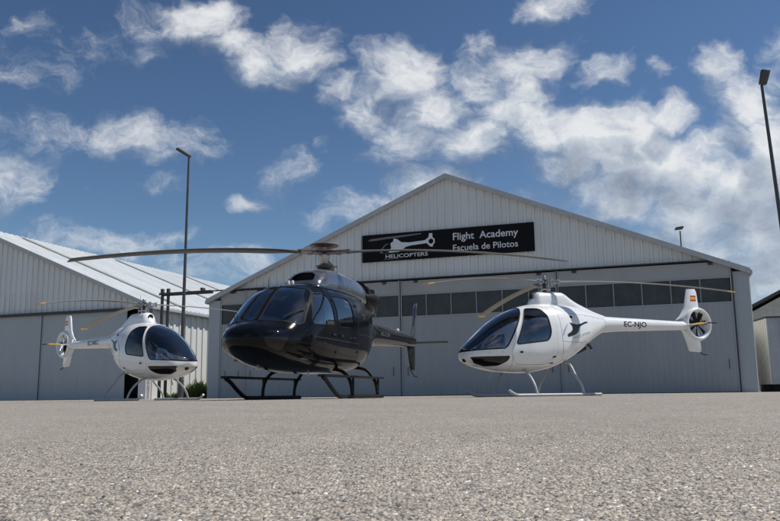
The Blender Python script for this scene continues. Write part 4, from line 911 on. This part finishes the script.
    hh = math_(nt, 'ADD', math_(nt, 'MULTIPLY', h1, .0031), math_(nt, 'MULTIPLY', h2, .0007))
    hh = math_(nt, 'SUBTRACT', hh, math_(nt, 'MULTIPLY', pit, .003))
    hh = math_(nt, 'ADD', hh, math_(nt, 'MULTIPLY', math_(nt, 'SUBTRACT', noise(nt, P, 28, 3).outputs[0], .5), .006))
    dsp = nt.nodes.new('ShaderNodeDisplacement'); dsp.inputs['Midlevel'].default_value = 0; dsp.inputs['Scale'].default_value = 1; L(nt, hh, dsp.inputs['Height']); L(nt, dsp.outputs[0], nt.nodes['Material Output'].inputs['Displacement'])
    return tag(link('ground', me, m), kind='structure')
ground()

# ================================================================== sky, clouds, sun
SUN_AZ, SUN_EL = R(3), R(58)     # azimuth measured from +X towards +Y
sl = bpy.data.lights.new('sun', 'SUN'); so = bpy.data.objects.new('sun', sl); COL.objects.link(so)
sdir = Vector((math.cos(SUN_EL) * math.cos(SUN_AZ), math.cos(SUN_EL) * math.sin(SUN_AZ), math.sin(SUN_EL)))
so.rotation_euler = sdir.to_track_quat('Z', 'Y').to_euler(); so.location = (20, 10, 40)
sl.energy = 3.9; sl.angle = R(.53); sl.color = (1, .955, .89)

CL = [ # x, y, rx, ry, weight : cloud masses in the photograph's sky, turned into directions below
 (200, 15, 42, 20, .8), (235, 42, 35, 14, .75), (262, 62, 36, 20, .75), (300, 52, 34, 26, .8), (320, 38, 22, 18, .65), (285, 75, 18, 12, .6),
 (140, 26, 24, 16, .45), (115, 42, 30, 12, .40), (148, 47, 22, 14, .48), (30, 28, 22, 14, .35), (35, 70, 42, 16, .45), (5, 65, 20, 18, .4),
 (42, 130, 45, 16, .42), (130, 135, 38, 17, .47), (12, 182, 38, 22, .6), (195, 145, 30, 16, .42), (205, 156, 16, 8, .5), (130, 183, 35, 8, .4), (75, 238, 75, 14, .46), (150, 160, 20, 8, .4),
 (287, 172, 26, 18, .62), (248, 202, 17, 8, .6), (318, 145, 14, 8, .4), (165, 238, 30, 8, .4), (210, 272, 65, 18, .55), (240, 262, 30, 14, .55),
 (400, 78, 40, 30, .95), (365, 110, 34, 24, .85), (430, 110, 34, 26, .95), (340, 92, 22, 16, .7), (375, 60, 25, 14, .7), (420, 138, 48, 22, .85), (340, 215, 22, 10, .55), (385, 162, 28, 12, .6), (375, 205, 40, 14, .65), (430, 185, 50, 18, .7), (410, 200, 30, 14, .6),
 (478, 45, 22, 14, .7), (525, 62, 38, 18, .72), (475, 85, 30, 26, .8), (520, 90, 32, 24, .8), (505, 115, 40, 26, .95), (475, 140, 45, 26, .95), (540, 130, 45, 30, 1.), (590, 140, 45, 34, 1.05), (570, 165, 45, 22, .95), (630, 130, 30, 28, .95), (672, 122, 26, 24, .95), (640, 165, 50, 34, 1.1), (690, 170, 50, 34, 1.1), (620, 195, 55, 28, 1.),
 (720, 65, 20, 18, .75), (735, 88, 24, 18, .7), (755, 110, 30, 30, .95), (765, 150, 30, 45, 1.), (735, 135, 26, 24, .85), (745, 195, 50, 45, 1.05), (690, 215, 60, 35, 1.), (760, 245, 50, 45, 1.), (700, 250, 60, 30, .9), (790, 200, 40, 90, 1.),
 (552, 6, 30, 14, .7), (603, 74, 28, 14, .6), (657, 76, 16, 8, .55), (560, 200, 40, 16, .6), (790, 60, 30, 25, .6),
 (600, 222, 45, 20, .75), (650, 240, 50, 24, .8), (720, 285, 50, 24, .8), (775, 290, 40, 30, .8), (850, 150, 60, 80, .9), (-50, 130, 50, 40, .6), (900, 250, 90, 70, .9), (-80, 240, 70, 30, .6)]
def world():
    w = bpy.data.worlds.new('World'); scene.world = w; w.use_nodes = True; nt = w.node_tree; nt.nodes.clear()
    out = nt.nodes.new('ShaderNodeOutputWorld'); sky = nt.nodes.new('ShaderNodeTexSky'); sky.sky_type = 'NISHITA'; sky.sun_disc = False
    sky.sun_elevation = SUN_EL; sky.sun_rotation = PI / 2 - SUN_AZ; sky.air_density = 1.0; sky.dust_density = .35; sky.ozone_density = 2.2; sky.altitude = 300
    gm = nt.nodes.new('ShaderNodeGamma'); L(nt, sky.outputs[0], gm.inputs[0]); gm.inputs[1].default_value = 1.38
    hs = nt.nodes.new('ShaderNodeHueSaturation'); L(nt, gm.outputs[0], hs.inputs['Color']); hs.inputs['Value'].default_value = .72; hs.inputs['Saturation'].default_value = .98; hs.inputs['Hue'].default_value = .496; SK = hs.outputs[0]
    bg = nt.nodes.new('ShaderNodeBackground'); L(nt, SK, bg.inputs[0]); bg.inputs[1].default_value = SKY_STR
    # directions relative to a fixed bearing (north-ish, tilted up): flat chart of the sky
    cr_, sr_ = math.cos(roll), math.sin(roll); cp_, sp_ = math.cos(pitch), math.sin(pitch)
    Fw = Vector((0, cp_, sp_)); u0 = Vector((1, 0, 0)); v0 = Vector((0, -sp_, cp_)); U = u0 * cr_ - v0 * -0 + v0 * -sr_ if False else u0 * cr_ + v0 * (-sr_); V = u0 * sr_ + v0 * cr_
    tc = nt.nodes.new('ShaderNodeTexCoord'); D = tc.outputs['Generated']
    def dot(vec):
        n = nt.nodes.new('ShaderNodeVectorMath'); n.operation = 'DOT_PRODUCT'; L(nt, D, n.inputs[0]); n.inputs[1].default_value = vec; return n.outputs['Value']
    fw = dot(Fw); fc = math_(nt, 'MAXIMUM', fw, .15); uu = math_(nt, 'DIVIDE', dot(U), fc); vv = math_(nt, 'DIVIDE', dot(V), fc)
    cb = nt.nodes.new('ShaderNodeCombineXYZ'); L(nt, uu, cb.inputs[0]); L(nt, vv, cb.inputs[1]); P = cb.outputs[0]
    # density group
    g = bpy.data.node_groups.new('cloud_density', 'ShaderNodeTree'); g.interface.new_socket('P', in_out='INPUT', socket_type='NodeSocketVector'); g.interface.new_socket('D', in_out='OUTPUT', socket_type='NodeSocketFloat'); g.interface.new_socket('B', in_out='OUTPUT', socket_type='NodeSocketFloat')
    gi = g.nodes.new('NodeGroupInput'); go = g.nodes.new('NodeGroupOutput'); GP = gi.outputs[0]
    wn = noise(g, GP, 9, 4, .6); wv = g.nodes.new('ShaderNodeVectorMath'); wv.operation = 'MULTIPLY_ADD'; L(g, wn.outputs['Color'], wv.inputs[0]); wv.inputs[1].default_value = (.11, .085, 0)
    sh = g.nodes.new('ShaderNodeVectorMath'); sh.operation = 'ADD'; L(g, GP, sh.inputs[0]); sh.inputs[1].default_value = (-.055, -.0425, 0); L(g, sh.outputs[0], wv.inputs[2]); WP = wv.outputs[0]
    cur = None
    for (cx, cy, rx, ry, wt) in CL:
        u, v = (cx - 390) / 798.9, (260.5 - cy) / 798.9; ax, ay = 798.9 / (rx * 1.25), 798.9 / (ry * 1.25)
        a = g.nodes.new('ShaderNodeVectorMath'); a.operation = 'MULTIPLY_ADD'; L(g, WP, a.inputs[0]); a.inputs[1].default_value = (ax, ay, 0); a.inputs[2].default_value = (-u * ax, -v * ay, 0)
        d = g.nodes.new('ShaderNodeVectorMath'); d.operation = 'DOT_PRODUCT'; L(g, a.outputs[0], d.inputs[0]); L(g, a.outputs[0], d.inputs[1])
        wt = wt * 1.62 - .32; k = math_(g, 'MULTIPLY_ADD', d.outputs['Value'], -wt * .9, wt)
        cur = k if cur is None else math_(g, 'SMOOTH_MAX', cur, k, .12)
    base = math_(g, 'MAXIMUM', cur, -.45)
    st_ = g.nodes.new('ShaderNodeVectorMath'); st_.operation = 'MULTIPLY'; L(g, WP, st_.inputs[0]); st_.inputs[1].default_value = (.8, 1.25, 1); n1 = noise(g, st_.outputs[0], 9, 6, .66); n2 = noise(g, st_.outputs[0], 40, 5, .68)
    ff = math_(g, 'ADD', math_(g, 'MULTIPLY_ADD', n1.outputs[0], 3.0, -1.55), math_(g, 'MULTIPLY_ADD', n2.outputs[0], 1.1, -.55))
    L(g, math_(g, 'ADD', math_(g, 'MULTIPLY', base, .95), ff), go.inputs[0]); L(g, base, go.inputs[1])
    def dens(vec):
        n = nt.nodes.new('ShaderNodeGroup'); n.node_tree = g; L(nt, vec, n.inputs[0]); return n
    d0 = dens(P)
    of = nt.nodes.new('ShaderNodeVectorMath'); of.operation = 'ADD'; L(nt, P, of.inputs[0]); of.inputs[1].default_value = (.016, .036, 0); d1 = dens(of.outputs[0])
    al = nt.nodes.new('ShaderNodeMapRange'); al.interpolation_type = 'SMOOTHSTEP'; L(nt, d0.outputs[0], al.inputs[0]); al.inputs[1].default_value = -.15; al.inputs[2].default_value = 1.35
    front = math_(nt, 'MULTIPLY', math_(nt, 'SUBTRACT', fw, .2, clamp=True), 8, clamp=True)
    alpha = math_(nt, 'MULTIPLY', math_(nt, 'MULTIPLY', al.outputs[0], .93), front)
    # broad cover elsewhere in the sky so that paint has something to mirror
    n3 = noise(nt, D, 2.6, 5, .58); bk_ = math_(nt, 'MULTIPLY', math_(nt, 'MULTIPLY_ADD', n3.outputs[0], 4.5, -2.3, clamp=True), .85)
    alpha = math_(nt, 'ADD', alpha, math_(nt, 'MULTIPLY', bk_, math_(nt, 'SUBTRACT', 1, math_(nt, 'MULTIPLY', math_(nt, 'ADD', fw, -.0), 1.6, clamp=True))))
    # light and shade: compare with the cloud towards the sun, thick parts grey
    of2 = nt.nodes.new('ShaderNodeVectorMath'); of2.operation = 'ADD'; L(nt, P, of2.inputs[0]); of2.inputs[1].default_value = (.02, .055, 0)
    df = math_(nt, 'SUBTRACT', d1.outputs[0], d0.outputs[0]); dfb = math_(nt, 'SUBTRACT', d1.outputs[1], d0.outputs[1])
    sh_ = math_(nt, 'MULTIPLY_ADD', dfb, -.55, math_(nt, 'MULTIPLY_ADD', df, -.42, .66))
    thick = math_(nt, 'MULTIPLY', math_(nt, 'SUBTRACT', d0.outputs[0], 1.0, clamp=True), .85); sh_ = math_(nt, 'SUBTRACT', sh_, thick, clamp=True)
    cc = ramp(nt, sh_, [(0, (.20, .23, .29)), (.45, (.38, .43, .51)), (.8, (.60, .64, .68)), (1, (.77, .78, .79))])
    bc = nt.nodes.new('ShaderNodeBackground'); L(nt, cc, bc.inputs[0]); bc.inputs[1].default_value = 1.0
    mx = nt.nodes.new('ShaderNodeMixShader'); L(nt, alpha, mx.inputs[0]); L(nt, bg.outputs[0], mx.inputs[1]); L(nt, bc.outputs[0], mx.inputs[2]); L(nt, mx.outputs[0], out.inputs[0])
    w.cycles.sampling_method = 'MANUAL'; w.cycles.sample_map_resolution = 512
SKY_STR = .055
world()

scene.render.engine = 'CYCLES'
scene.view_settings.view_transform = 'Standard'; scene.view_settings.look = 'None'; scene.view_settings.gamma = 1; scene.view_settings.exposure = .12
scene.cycles.max_bounces = 8; scene.cycles.transparent_max_bounces = 24
